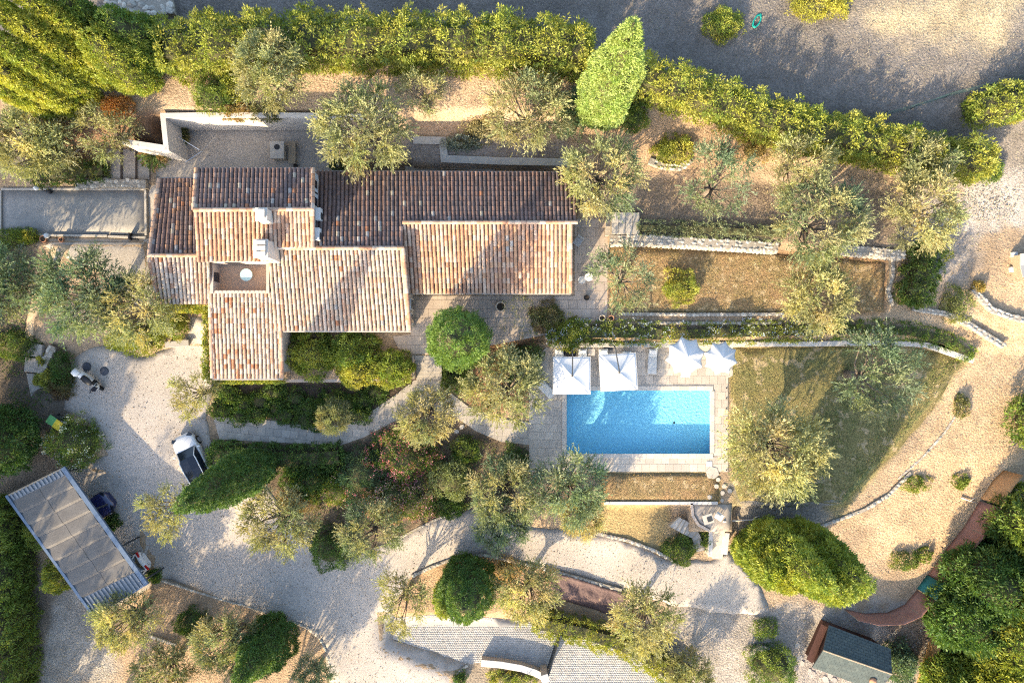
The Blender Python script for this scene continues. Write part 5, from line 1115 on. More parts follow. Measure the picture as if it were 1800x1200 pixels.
fabric('fabric_sheet', 'wrinkled dark brown fabric covering the bank below edging stones', [P(962, 1004, -2.45), P(1010, 1016, -2.5), P(1060, 1032, -2.55), P(1100, 1044, -2.6)], [P(975, 1046, -3.7), P(1010, 1060, -3.7), P(1050, 1072, -3.7), P(1092, 1090, -3.7)], FAB)
# screen fence of brown fabric on posts
def screen(name, label, base, hs, m, post=True, tilt=.5):
    q = [at(a, b_) for a, b_ in base]; t = thing(name, label, 'fence', q[0]); pts = resample(q, .5, False); vv = []; n = len(pts); rows = 7
    for i, p in enumerate(pts):
        z = hgt(p.x, p.y); u = i/(n-1); h = hs[0]+(hs[1]-hs[0])*u
        out = Vector((p.x, p.y, 0)).normalized()
        for j in range(rows):
            v = j/(rows-1); s = (math.sin(i*1.9)*.05+math.sin(i*.7+2)*.07)*math.sin(math.pi*v)
            vv.append((p.x+out.x*tilt*v+out.x*s, p.y+out.y*tilt*v+out.y*s, z+h*v))
    ff = [[i*rows+j, (i+1)*rows+j, (i+1)*rows+j+1, i*rows+j+1] for i in range(n-1) for j in range(rows-1)]
    o = wloc(t); me = np_mesh('screen', [(a-o.x, b_-o.y, c-o.z) for a, b_, c in vv], ff, None, True); k = link('screen', me, m, t); k.modifiers.new('thickness', 'SOLIDIFY').thickness = .02
    if post:
        for i in range(0, n, 4):
            p = pts[i]; z = hgt(p.x, p.y); h = hs[0]+(hs[1]-hs[0])*i/(n-1); out = Vector((p.x, p.y, 0)).normalized()
            MB().tube([(p.x+out.x*.05, p.y+out.y*.05, z-.2), (p.x+out.x*(tilt+.04), p.y+out.y*(tilt+.04), z+h)], .03, 5).build('post', WOOD, t)
    return t
SCR = mat('screen_fabric', (.27, .13, .10), (.34, .17, .125), 1.2, .8, bump=.4, bdist=.08, bscale=4)
screen('screen_fence', 'brown fabric screen fence along the wood beside the earth track', [(1630, 1012), (1660, 970), (1695, 925), (1722, 880)], (1.7, 1.7), SCR)
screen('screen_fence', 'orange-brown upper end of the fabric fence by the dark wood', [(1724, 876), (1745, 845), (1764, 826)], (1.7, 1.4), mat('orange_fabric', (.42, .22, .1), (.5, .28, .13), 1.2, .8, bump=.4, bdist=.08, bscale=4))
screen('screen_fence', 'dark green patch panel in the brown screen fence', [(1612, 1034), (1630, 1010)], (1.7, 1.7), mat('green_fabric', (.02, .12, .12), (.03, .17, .16), 2, .7))
screen('screen_fence', 'low end of brown screen fence bending behind the shed gravel', [(1484, 1070), (1520, 1078), (1560, 1076), (1590, 1062), (1612, 1036)], (1.5, 1.6), SCR)
# orange board fence by the wood
fx = thing('board_fence', 'orange weathered board fence between rubble and the wood', 'fence', at(1640, 1100))
OW = mat('orange_boards', (.42, .24, .09), (.5, .31, .13), 4, .85, fine=.2, orand=.15)
fp = resample([at(1652, 1068), at(1640, 1110), at(1626, 1150), at(1614, 1190), at(1604, 1225)], .26, False)
for i in range(len(fp)-1):
    p, p2 = fp[i], fp[i+1]; d = p2-p; z = hgt(p.x, p.y); MB().box(((p.x+p2.x)/2, (p.y+p2.y)/2, z+.65), (d.length*.94, .03, 1.4+random.uniform(-.06, .06)), math.atan2(d.y, d.x)).build('board', OW, fx)
for off in (.35, 1.05):
    MB().tube([(p.x-.05, p.y-.02, hgt(p.x, p.y)+off) for p in fp[::4]], .035, 5).build('rail', OW, fx)
# green mesh fence on the field
mf = thing('mesh_fence', 'thin green wire mesh fence with dark posts across bare field', 'fence', at(1480, 220))
MESHM = mat('green_mesh', (.03, .075, .065), rough=.6)
mp = resample([at(1480, 222), at(1540, 208), at(1600, 192), at(1660, 172), at(1730, 155), at(1810, 135)], 1.9, False)
for i, p in enumerate(mp):
    z = hgt(p.x, p.y); MB().tube([(p.x, p.y, z-.2), (p.x+.1, p.y+.03, z+1.4)], .03, 5).build('post', DARKMETAL, mf)
for k in range(7):
    h = .08+k*.2; MB().tube([(p.x+.1*h/1.4, p.y, hgt(p.x, p.y)+h) for p in mp], .007, 3).build('wire', MESHM, mf)
# ---------------------------------------------------------------- sliding gate
gt = thing('sliding_gate', 'long dark metal sliding gate across the cobbled entrance', 'gate', at(975, 1150))
ga, gb = P(987, 1117, -2.2), P(962, 1194, -2.2); d = gb-ga; rz = math.atan2(d.y, d.x)
for z in (-3.55, -2.25): MB().box(((ga.x+gb.x)/2, (ga.y+gb.y)/2, z), (d.length, .08, .1), rz).build('rail', DARKMETAL, gt)
n = 24
for k in range(n+1):
    p = ga.lerp(gb, k/n); MB().box((p.x, p.y, -2.9), (.05, .04, 1.3), rz).build('bar', DARKMETAL, gt)
gp = thing('gate_pillar', 'square white capped gate pillar at end of curved wall', 'pillar', P(958, 1192, -3.7))
c = P(958, 1192, -2); MB().box((c.x, c.y, -3.0), (.5, .5, 1.9), .3).build('shaft', PINKWALL, gp, bevel=.02); MB().box((c.x, c.y, -2.0), (.62, .62, .1), .3).build('cap', WHITEWALL, gp, bevel=.02)
# ---------------------------------------------------------------- carport
cp = thing('carport', 'long grey felt-roofed carport standing at an angle on the drive', 'carport', P(130, 950, -1.95))
ZC = .75
A, B, C_, D = P(13, 871, ZC), P(112, 822, ZC), P(258, 1026, ZC), P(166, 1082, ZC)
FELT = mat('roof_felt', (.125, .115, .105), (.165, .152, .138), 1.2, .95, fine=.25, fscale=22, orand=.06)
CORR = mat('corrugated_metal', (.19, .2, .21), (.24, .25, .26), 3, .55, metal=.2)
al = (D-A).normalized(); ac = (B-A).normalized(); Lc = ((D-A).length+(C_-B).length)/2; Wc = (B-A).length
MB().hexa([p-Vector((0, 0, .06)) for p in (A, D, C_, B)], [A, D, C_, B]).build('roof_deck', CORR, cp)
nb = 8; s0, s1 = .55, Lc-1.35
for i in range(nb):
    for j in range(2):
        a0 = s0+(s1-s0)*i/nb; a1 = s0+(s1-s0)*(i+1)/nb-.02; c0 = .12+(Wc-.30)*j/2; c1 = .12+(Wc-.30)*(j+1)/2-.03
        def q(s, c_, h=.03):
            b0 = A.lerp(D, s/(D-A).length); e0 = B.lerp(C_, s/(C_-B).length); p = b0.lerp(e0, c_/Wc); return p+Vector((0, 0, h))
        mb = MB(); N_ = 6
        prof = [.03, .05, .075, .10, .125, .135, .03]
        for k in range(N_):
            u, v = a0+(a1-a0)*k/N_, a0+(a1-a0)*(k+1)/N_; h0, h1 = prof[k], prof[k+1]
            mb.poly([q(u, c0, h0), q(v, c0, h1), q(v, c1, h1), q(u, c1, h0)])
            mb.poly([q(u, c0, .0), q(v, c0, .0), q(v, c0, h1), q(u, c0, h0)]); mb.poly([q(u, c1, h0), q(v, c1, h1), q(v, c1, .0), q(u, c1, .0)])
        mb.build('felt_panel', FELT, cp)
for i in range(14):
    for (sa, sb) in ((.02, .5), (Lc-1.3, Lc-.12)):
        c_ = .15+(Wc-.3)*(i+.5)/14; u, v = q(sa, c_, .04), q(sb, c_, .04); dd = v-u
        MB().box((u+v)/2, (dd.length, .10, .07), math.atan2(dd.y, dd.x)).build('metal_rib', CORR, cp)
GB = mat('carport_gutter', (.10, .14, .19), (.14, .18, .24), 3, .4, metal=.5)
for (u, v, wd) in ((B, C_, .34), (A, D, .22)):
    dd = v-u; MB().box((u+v)/2+Vector((0, 0, .02)), (dd.length+.1, wd, .18), math.atan2(dd.y, dd.x)).build('gutter', GB, cp, bevel=.02)
for (u, v) in ((A, B), (D, C_)):
    dd = v-u; MB().box((u+v)/2+Vector((0, 0, -.02)), (dd.length, .12, .16), math.atan2(dd.y, dd.x)).build('fascia', WOOD if u == A else GB, cp, bevel=.01)
for u in (.03, .36, .68, .97):
    for (a_, d_, off) in ((A, D, .12), (B, C_, -.15)):
        p = a_.lerp(d_, u)+ac*off; MB().box((p.x, p.y, (ZC-2.3)/2), (.12, .12, ZC+2.3-.12), math.atan2(al.y, al.x)).build('post', DARKMETAL, cp)
# ---------------------------------------------------------------- cars
TYRE = mat('tyre', (.02, .02, .02), rough=.9); RIM = mat('rim', (.45, .46, .48), rough=.35, metal=.8)
def car(name, label, px, py, ang, paint, L=4.45, W=1.84, Hh=1.46, roof=None, rear_light=True, group=None):
    c = at(px, py, .7); c.z = hgt(c.x, c.y)+.03
    t = thing(name, label, 'car', c, ang, group); lk = dict(local=True)
    # stations from tail to nose: x, half width, shoulder height, centre height
    st = [(-.50, .60, .62, .66), (-.485, .80, .82, .88), (-.44, .90, .90, .97), (-.34, .96, .93, .99), (-.2, .985, .91, .96), (.0, .985, .90, .95), (.16, .985, .90, .96), (.28, .975, .86, .95), (.38, .95, .80, .90), (.44, .88, .73, .82), (.48, .76, .64, .71), (.50, .58, .50, .56)]
    vv = []; K = 11
    for x, hw, zs_, zc in st:
        w2 = W/2*hw; ring = [(w2*.9, .2), (w2*.985, .36), (w2, .56), (w2*.985, zs_*.9), (w2*.91, zs_+.012)]
        half = ring+[(w2*.5, (zs_*.3+zc*.7)+.012)]
        pts = [(-a, z) for a, z in half][0:5]+[(-half[5][0], half[5][1]), (0, zc+.02), (half[5][0], half[5][1])]+[(a, z) for a, z in ring[::-1]]
        vv += [(x*L, y, z) for y, z in pts]
    K = 13; ff = [[i*K+k, (i+1)*K+k, (i+1)*K+k+1, i*K+k+1] for i in range(len(st)-1) for k in range(K-1)]
    ff += [[i*K+K-1, (i+1)*K+K-1, (i+1)*K, i*K] for i in range(len(st)-1)]; ff += [list(range(K))[::-1], [(len(st)-1)*K+k for k in range(K)]]
    m = MB(); m.add(vv, [f[::-1] for f in ff]); body = m.build('body', paint, t, smooth=True, **lk)
    sb = body.modifiers.new('smooth', 'SUBSURF'); sb.levels = 1; sb.render_levels = 2
    # greenhouse
    g0 = [(-.445, .80, .93), (-.34, .86, .97), (-.1, .88, .95), (.12, .87, .95), (.245, .80, .96)]
    g1 = [(-.385, .56, 1.16), (-.28, .64, Hh-.05), (-.1, .67, Hh), (.06, .665, Hh-.02), (.105, .60, Hh-.09)]
    gv = []
    for (x, hw, z), (x1, h1, z1) in zip(g0, g1): gv += [(x*L, -W/2*hw, z), (x1*L, -W/2*h1, z1), (x1*L, 0, z1+.03), (x1*L, W/2*h1, z1), (x*L, W/2*hw, z)]
    gf = [[i*5+k, i*5+k+1, (i+1)*5+k+1, (i+1)*5+k] for i in range(4) for k in range(4)]
    gf += [[0, 4, 3, 2, 1], [20, 21, 22, 23, 24]]
    gm = MB(); gm.add(gv, [f[::-1] for f in gf]); gm.build('glasshouse', GLASS, t, smooth=False, **lk)
    if roof is not None:
        rm = MB(); rv_ = []
        for i in (1, 2, 3):
            x1, h1, z1 = g1[i]; rv_ += [(x1*L, -W/2*h1*1.01, z1+.012), (x1*L, 0, z1+.045), (x1*L, W/2*h1*1.01, z1+.012)]
        rm.add(rv_, [[0, 3, 4, 1], [1, 4, 5, 2], [3, 6, 7, 4], [4, 7, 8, 5]]); rm.build('roof_panel', roof, t, smooth=True, **lk)
    for s in (-1, 1):
        pr = [(g0[4][0]*L, s*W/2*g0[4][1], g0[4][2])]+[(x1*L, s*W/2*h1*1.03, z1+.01) for x1, h1, z1 in g1[::-1]]+[(g0[0][0]*L, s*W/2*g0[0][1], g0[0][2])]
        MB().tube(pr, .04, 6).build('roof_rail', paint, t, smooth=True, **lk)
        MB().box((.2*L, s*(W/2+.07), .98), (.14, .2, .13)).build('mirror', paint, t, bevel=.03, **lk)
        MB().box((.445*L, s*W*.34, .72), (.32, .36, .10), -s*.55).build('headlight', GLASS, t, bevel=.03, **lk)
        MB().box((-.478*L, s*W*.33, .84), (.14, .42, .12), s*.2).build('tail_light', mat('tail_red', (.45, .02, .02), rough=.25, coat=.5), t, bevel=.02, **lk)
        for x in (-.30, .31):
            wv = MB().lathe([(.20, -.11), (.31, -.11), (.33, -.06), (.33, .06), (.31, .11), (.20, .11)], 20, cap=True); o = wv.build('tyre', TYRE, t, smooth=False, **lk); o.rotation_euler = (R_(90), 0, 0); o.location = (x*L, s*(W/2-.10), .33)
            o2 = MB().lathe([(.21, -.02), (.21, .02)], 16).build('rim', RIM, o, **lk); o2.location = (0, 0, -s*.115)
    MB().box((.492*L, 0, .40), (.05, .9, .12)).build('grille', BLACK, t, bevel=.01, **lk); MB().box((-.497*L, 0, .62), (.03, .5, .11)).build('number_plate', WHITEP, t, **lk)
    return t
def paint(name, col): return mat(name, col, rough=.3, spec=.5, coat=.8)
car('car', 'white car with dark glass roof parked by the path and cypress', 341, 812, math.atan2(75, -38), paint('white_car_paint', (.6, .6, .6)))
car('car', 'dark blue car with its end poking out of the carport', 152, 906, math.atan2(.585, .81), paint('blue_car_paint', (.012, .016, .07)), 4.3, 1.8, 1.45, roof=paint('blue_car_paint', (.012, .016, .07)))
car('car', 'white car with red tail lights poking out of the carport', 214, 1012, math.atan2(-.585, -.81), paint('white_car_paint', (.6, .6, .6)), 4.2, 1.75, 1.42, roof=paint('white_car_paint', (.57, .57, .57)))
# ---------------------------------------------------------------- scooter on the drive
sc_ = at(166, 668); sc_.z += .02
t = thing('scooter', 'white motor scooter with black seat parked on the gravel drive', 'scooter', sc_, math.atan2(-38, 44)); lk = dict(local=True)
def loft(rings, name, m):
    n = 8; vv = []
    for x, hw, z0, z1 in rings:
        for k in range(n):
            a = 2*math.pi*k/n; vv.append((x, hw*math.cos(a), (z0+z1)/2+(z1-z0)/2*math.sin(a)))
    ff = [[i*n+k, i*n+(k+1) % n, (i+1)*n+(k+1) % n, (i+1)*n+k] for i in range(len(rings)-1) for k in range(n)]+[list(range(n))[::-1], [(len(rings)-1)*n+k for k in range(n)]]
    return MB().add(vv, ff).build(name, m, t, smooth=True, **lk)
loft([(-1.15, .12, .55, .85), (-1.0, .26, .42, .98), (-.6, .30, .3, 1.0), (-.2, .28, .25, .85), (.1, .22, .22, .5)], 'rear_body', WHITEP)
loft([(.45, .2, .25, .55), (.62, .26, .3, .95), (.78, .22, .4, 1.02), (.9, .12, .5, .9)], 'front_fairing', WHITEP)
loft([(-.45, .2, .84, 1.0), (-.1, .25, .82, .95), (.25, .2, .8, .9), (.4, .12, .78, .84)], 'seat', BLACK)
loft([(.1, .2, .2, .36), (.35, .22, .2, .34), (.55, .2, .22, .4)], 'floor_board', BLACK)
loft([(-1.25, .2, .9, 1.0), (-1.15, .28, .9, 1.25), (-.85, .3, .9, 1.3), (-.72, .22, .9, 1.15)], 'top_box', WHITEP)
MB().tube([(.72, -.36, 1.02), (.78, -.12, 1.06), (.78, .12, 1.06), (.72, .36, 1.02)], .03, 6).build('handlebar', BLACK, t, **lk)
for s in (-1, 1): MB().box((.85, s*.36, 1.15), (.05, .16, .1)).build('mirror', BLACK, t, bevel=.02, **lk)
MB().box((.9, 0, 1.15), (.04, .4, .4), 0, Matrix.Rotation(-.5, 3, 'Y')).build('windscreen', GLASS, t, bevel=.02, **lk)
for x in (-.85, .85):
    o = MB().lathe([(.16, -.06), (.24, -.06), (.26, 0), (.24, .06), (.16, .06)], 18).build('wheel', TYRE, t, **lk); o.rotation_euler = (R_(90), 0, 0); o.location = (x, 0, .26)
for px, py, lab in ((184, 652, 'round dark slate disc beside the parked scooter'), (153, 644, 'round half-lit slate disc behind the parked scooter')):
    c = at(px, py); o = MB().lathe([(.3, -.05), (.33, .03), (.32, .08), (.2, .1), (.02, .1)], 20).build('stone_disc', mat('slate', (.05, .055, .07), (.08, .085, .1), 4, .8), None, smooth=True); o.location = c; tag(o, lab, 'stone disc', 'slate discs by the scooter')
# ---------------------------------------------------------------- shed
sd = thing('shed', 'dark shed with green-grey shingle roof beside flagstone paving', 'shed', at(1490, 1150))
zb = at(1490, 1150).z; ze, zr = zb+2.2, zb+3.0
r0, r1 = P(1447, 1142, zr), P(1568, 1184, zr)
e0, e1 = P(1457, 1098, ze), P(1566, 1140, ze); f0, f1 = P(1428, 1172, ze), P(1545, 1215, ze)
SHD = mat('shed_shingle', (.05, .068, .07), (.078, .095, .09), 2, .85, fine=.25, fscale=14, orand=.12); SHS = SHD
MB().hexa([Vector((p.x, p.y, zb-.3)) for p in (e0.lerp(f1, .06), e1.lerp(f0, .06), f1.lerp(e0, .06), f0.lerp(e1, .06))], [Vector((p.x, p.y, ze-.05)) for p in (e0.lerp(f1, .06), e1.lerp(f0, .06), f1.lerp(e0, .06), f0.lerp(e1, .06))]).build('wall', mat('shed_boards', (.05, .022, .017), (.075, .032, .024), 5, .85), sd)
for (a, b_, c, d_, m, nm) in ((r0, r1, e1, e0, SHD, 'roof_slope'), (r0, r1, f1, f0, SHS, 'roof_slope')):
    nrm_ = (b_-a).cross(d_-a).normalized(); nrm_ = nrm_ if nrm_.z > 0 else -nrm_
    ro = MB().hexa([p-nrm_*.08 for p in (a, b_, c, d_)], [a, b_, c, d_]).build(nm, DARKMETAL, sd)
    rows, cols_ = 9, 14
    for i in range(rows):
        for j in range(cols_):
            u0, u1 = (j-(.5 if i % 2 else 0))/cols_, (j+1-(.5 if i % 2 else 0))/cols_-.004; u0, u1 = max(0, u0), min(1, u1); v0, v1 = i/rows, (i+1)/rows
            pp = [a.lerp(b_, u0).lerp(d_.lerp(c, u0), v1), a.lerp(b_, u1).lerp(d_.lerp(c, u1), v1), a.lerp(b_, u1).lerp(d_.lerp(c, u1), v0), a.lerp(b_, u0).lerp(d_.lerp(c, u0), v0)]
            MB().hexa([p+nrm_*.003 for p in pp], [pp[0]+nrm_*.035, pp[1]+nrm_*.035, pp[2]+nrm_*.012, pp[3]+nrm_*.012]).build('shingle', m, ro)
MB().tube([r0+Vector((0, 0, .03)), r1+Vector((0, 0, .03))], .06, 6).build('ridge_cap', WOOD, sd)
lean = MB(); q4 = [P(1444, 1096, zb+1.9), P(1455, 1102, zb+1.95), P(1428, 1166, zb+1.95), P(1418, 1158, zb+1.9)]
lean.hexa([p-Vector((0, 0, .06)) for p in q4[::-1]], q4[::-1]).build('side_canopy', mat('shed_boards', (.05, .022, .017)), sd)
c = P(1533, 1195, ze+.35); MB().lathe([(.2, -.2), (.2, .12), (.27, .14), (.22, .22), (.02, .26)], 14, c).build('vent_cowl', TERRA, sd, smooth=True)
# ---------------------------------------------------------------- pool umbrellas and loungers
CANV = mat('umbrella_canvas', (.58, .58, .57), (.62, .62, .61), 2, .85, spec=.2)
def sq_umbrella(label, px, py, size_px, rz, zc, arm):
    c = P(px, py, zc); s = size_px/S*(CAMH-zc)/CAMH/2; t = thing('umbrella', label, 'umbrella', (c.x, c.y, -1.1), rz, 'white pool umbrellas'); n = 10
    vv = [(0, 0, zc+1.1+.42)]; ff = []
    ring = [(-s, -s), (s, -s), (s, s), (-s, s)]
    for k in range(4):
        a, b_ = Vector((*ring[k], 0)), Vector((*ring[(k+1) % 4], 0)); base = len(vv)
        for i in range(n+1):
            for j in range(n+1):
                v = i/n; u = j/n; e = a.lerp(b_, u)*v; sag = -.10*math.sin(math.pi*u)*v*v*0-.06*math.sin(math.pi*v)*math.sin(math.pi*u)
                vv.append((e.x, e.y, zc+1.1+.42*(1-v)+sag))
        ff += [[base+i*(n+1)+j, base+(i+1)*(n+1)+j, base+(i+1)*(n+1)+j+1, base+i*(n+1)+j+1] for i in range(n) for j in range(n)]
    o = link('canopy', np_mesh('canopy', vv, ff, None, False), CANV, t); o.modifiers.new('thickness', 'SOLIDIFY').thickness = .015
    for k in range(4):
        MB().tube([(0, 0, zc+1.1+.40), (ring[k][0], ring[k][1], zc+1.1-.02)], .014, 5).build('rib', STEEL, t, local=True)
        a, b_ = Vector((*ring[k], zc+1.1)), Vector((*ring[(k+1) % 4], zc+1.1)); MB().hexa([a*1, b_*1, b_*1.004, a*1.004], [a*1+Vector((0, 0, -.16)), b_*1+Vector((0, 0, -.16)), b_*1.004+Vector((0, 0, -.16)), a*1.004+Vector((0, 0, -.16))]).build('valance', CANV, t, local=True)
    MB().lathe([(.07, 0), (.07, .06), (.02, .1)], 12, (0, 0, zc+1.1+.42)).build('finial', BLACK, t, local=True)
    ax, ay = arm
    MB().tube([(ax, ay, 0), (ax, ay, zc+1.1+.5), (ax*.9, ay*.9, zc+1.1+.72), (0, 0, zc+1.1+.55)], .045, 8).build('mast', DARKMETAL, t, local=True)
    MB().box((ax, ay, .06), (.7, .7, .1)).build('base', mat('slate', (.05, .055, .07)), t, local=True, bevel=.02)
sq_umbrella('white square umbrella nearest the garden path, above the pool corner', 1005, 660, 66, 0, 1.55, (0, 1.75))
sq_umbrella('white square umbrella tilted slightly, second from the garden path', 1087, 654, 65, .06, 1.55, (-.25, 1.9))
def oct_umbrella(label, px, py, rpx, rz, zc):
    c = P(px, py, zc); s = rpx/S*(CAMH-zc)/CAMH; t = thing('umbrella', label, 'umbrella', (c.x, c.y, -1.1), rz, 'white pool umbrellas'); vv = []; ff = []; n = 7; Z = zc+1.1
    for k in range(8):
        a0, a1 = 2*math.pi*k/8, 2*math.pi*(k+1)/8; a, b_ = Vector((math.cos(a0)*s, math.sin(a0)*s, 0)), Vector((math.cos(a1)*s, math.sin(a1)*s, 0)); base = len(vv)
        for i in range(n+1):
            for j in range(n+1):
                v, u = i/n, j/n; e = a.lerp(b_, u)*v*(1-.13*math.sin(math.pi*u)*v); vv.append((e.x, e.y, Z+.62*(1-v)-.02*math.sin(math.pi*u)*v+.04*math.sin(math.pi*v)))
        ff += [[base+i*(n+1)+j, base+(i+1)*(n+1)+j, base+(i+1)*(n+1)+j+1, base+i*(n+1)+j+1] for i in range(n) for j in range(n)]
        MB().tube([(0, 0, Z+.58), (a.x, a.y, Z-.03)], .014, 5).build('rib', WOOD, t, local=True)
    o = link('canopy', np_mesh('canopy', vv, ff), CANV, t); o.modifiers.new('thickness', 'SOLIDIFY').thickness = .015
    MB().lathe([(.05, 0), (.06, .06), (.015, .14)], 12, (0, 0, Z+.6)).build('finial', WHITEP, t, local=True); MB().tube([(0, 0, 0), (0, 0, Z+.6)], .035, 8).build('mast', WOOD, t, local=True)
    MB().lathe([(.32, 0), (.32, .08), (.06, .12), (.06, .35)], 18).build('base', WHITEP, t, local=True)
oct_umbrella('white octagonal umbrella between the loungers and the smaller octagon', 1205, 626, 36, .2, 1.35)
oct_umbrella('white octagonal umbrella nearest the lawn, smallest of the four', 1267, 629, 31, .5, 1.45)
LFR = mat('lounger_frame', (.46, .46, .45), rough=.5); LCU = mat('lounger_cushion', (.46, .48, .48), (.52, .53, .53), 3, .9)
def lounger(label, px, py, rz):
    c = P(px, py, -.75); t = thing('sun_lounger', label, 'sun lounger', (c.x, c.y, -1.075), rz, 'sun loungers round the pool'); k = dict(local=True)
    MB().box((0, -.35, .33), (.64, 1.25, .09)).build('mattress', LCU, t, bevel=.03, **k)
    MB().box((0, .58, .45), (.64, .66, .08), 0, Matrix.Rotation(R_(24), 3, 'X')).build('backrest', LCU, t, bevel=.03, **k)
    MB().box((0, .66, .55), (.5, .28, .09), 0, Matrix.Rotation(R_(24), 3, 'X')).build('pillow', WHITEP, t, bevel=.03, **k)
    for s in (-1, 1):
        MB().box((s*.33, -.05, .26), (.04, 1.95, .05)).build('side_rail', LFR, t, **k)
        for y in (-.85, .75): MB().box((s*.31, y, .12), (.05, .05, .24)).build('leg', LFR, t, **k)
for px, py, rz, lab in ((983, 634, 0, 'lounger under the square umbrella nearest garden path, path side'), (1024, 634, 0, 'lounger between the two square umbrellas, beside the small table'), (1061, 634, .03, 'lounger at the path side of second square umbrella'), (1101, 638, 0, 'lounger mostly hidden under the second square umbrella'), (1147, 634, -.03, 'pale lounger standing in the open between umbrellas'), (1205, 640, 0, 'lounger hidden beneath the larger octagonal umbrella'), (956, 680, R_(45), 'turned lounger under the olive at the deck corner')):
    lounger(lab, px, py, rz)
def side_table(label, px, py, rz=0):
    c = P(px, py, -.7); t = thing('side_table', label, 'side table', (c.x, c.y, -1.075), rz, 'small square pool tables'); MB().box((0, 0, .42), (.5, .5, .03)).build('table_top', mat('table_slats', (.5, .46, .42)), t, bevel=.01, local=True)
    for sx in (-1, 1):
        for sy in (-1, 1): MB().box((sx*.21, sy*.21, .2), (.04, .04, .4)).build('leg', LFR, t, local=True)
side_table('small square table between loungers behind first square umbrella', 1040, 619); side_table('small square table beside the turned lounger', 948, 654, R_(45))
c = P(1003, 620, -.6); t = thing('round_table', 'round black table behind the square umbrella nearest path', 'table', (c.x, c.y, -1.075)); MB().lathe([(.42, .68), (.42, .72), (.02, .73)], 22).build('table_top', BLACK, t, local=True); MB().tube([(0, 0, 0), (0, 0, .7)], .04, 8).build('leg', BLACK, t, local=True); MB().lathe([(.26, 0), (.26, .04), (.04, .06)], 18).build('base', BLACK, t, local=True)
# pool fence line
pf = thing('pool_fence', 'low dark cable fence along the lawn side of pool deck', 'fence', P(1277, 830, -1.07))
ys_ = np.linspace(682, 826, 9)
for y in ys_:
    p = P(1277, y, -1.07); MB().tube([p, p+Vector((0, 0, .35))], .02, 6).build('post', DARKMETAL, pf); MB().lathe([(.05, 0), (.05, .03)], 10, p).build('foot', DARKMETAL, pf)
MB().tube([P(1277, y, -1.07)+Vector((0, 0, .33)) for y in ys_], .008, 4).build('cable', DARKMETAL, pf)
# ---------------------------------------------------------------- courtyard, patio and terrace furniture
c = P(433, 483, 3.6); t = thing('round_table', 'round glass table on the roof terrace', 'table', (c.x, c.y, 2.9)); MB().lathe([(.42, .7), (.42, .73), (.02, .73)], 24).build('table_top', mat('green_glass', (.35, .5, .48), rough=.1, spec=.6), t, local=True)
for k in range(3): a = 2.1*k; MB().tube([(.3*math.cos(a), .3*math.sin(a), 0), (.1*math.cos(a), .1*math.sin(a), .7)], .018, 6).build('leg', STEEL, t, local=True)
c = P(490, 266, .5); t = thing('barbecue', 'square stone barbecue block with round dark hole in courtyard', 'barbecue', (c.x, c.y, 0)); SB = mat('barbecue_stone', (.40, .36, .31), (.47, .43, .37), 3, .9, fine=.1)
MB().box((0, 0, .4), (.9, 1.15, .8)).build('block', SB, t, bevel=.03, local=True); MB().box((0, 0, .84), (1.0, 1.25, .08)).build('worktop', SB, t, bevel=.02, local=True); MB().lathe([(.2, .0), (.2, .02)], 18, (0, .2, .885)).build('fire_hole', BLACK, t, local=True)
c = P(513, 268, .5); t = thing('garden_bench', 'narrow weathered wooden bench beside the barbecue block', 'bench', (c.x, c.y, 0))
for k in range(4): MB().box(((k-1.5)*.13, 0, .46), (.12, 1.6, .04)).build('slat', WOOD, t, bevel=.005, local=True)
for s in (-1, 1): MB().box((0, s*.6, .22), (.46, .1, .44)).build('leg', WOOD, t, local=True)
c = P(358, 268, .9); t = thing('clothes_dryer', 'thin white rotary clothes dryer on courtyard gravel', 'clothes dryer', (c.x, c.y, 0)); MB().tube([(0, 0, 0), (0, 0, 1.6)], .025, 6).build('pole', STEEL, t, local=True)
for a, ln in ((.6, 1.1), (2.6, 1.75), (3.9, 1.3), (5.7, .7)): MB().tube([(0, 0, 1.2), (math.cos(a)*ln, math.sin(a)*ln, 1.65)], .022, 5).build('arm', STEEL, t, local=True)
for i, (nm, px, py, r, h, lab, cl) in enumerate((('cycad', 320, 238, 17, .9, 'spiky dark cycad in the corner of white retaining wall', [(.12, .13, .04), (.07, .09, .03), (.2, .17, .06)]), ('fan_palm', 278, 274, 26, 1.2, 'low fan palm with brown dead fronds by gravel steps', [(.14, .2, .05), (.1, .16, .04), (.34, .22, .09)]))):
    b_ = at(px, py); t = thing(nm, lab, 'palm', b_); R0 = r/S
    for k in range(34):
        a = k*2.399; el = random.uniform(.25, 1.1); V_ = []; D_ = []; nl = 16; ln = R0*random.uniform(.85, 1.15)
        pts = [Vector((math.cos(a)*ln*u*math.cos(el*(1-u*.7)), math.sin(a)*ln*u*math.cos(el*(1-u*.7)), .15+h*math.sin(el)*math.sin(u*2.2)*.8)) for u in np.linspace(.12, 1, nl)]
        rr = np.random.default_rng(k); B_ = np.repeat(np.array([tuple(p) for p in pts]), 2, 0); sd_ = np.array([-math.sin(a), math.cos(a), .15]); fw = np.array([math.cos(a), math.sin(a), 0])
        DD = np.array([(sd_ if j % 2 else -sd_*np.array([1, 1, -1]))*.9+fw*.6 for j in range(len(B_))]); V_ = leaf_arrays(B_, DD, .30, .075, rr)
        link('frond', leaf_mesh('frond', V_, pick_cols([cl[k % 3]], len(B_), rr, .15)), LEAF, t)
    MB().lathe([(.12, -.1), (.16, .15), (.05, .3)], 8).build('trunk', BARK, t, local=True)
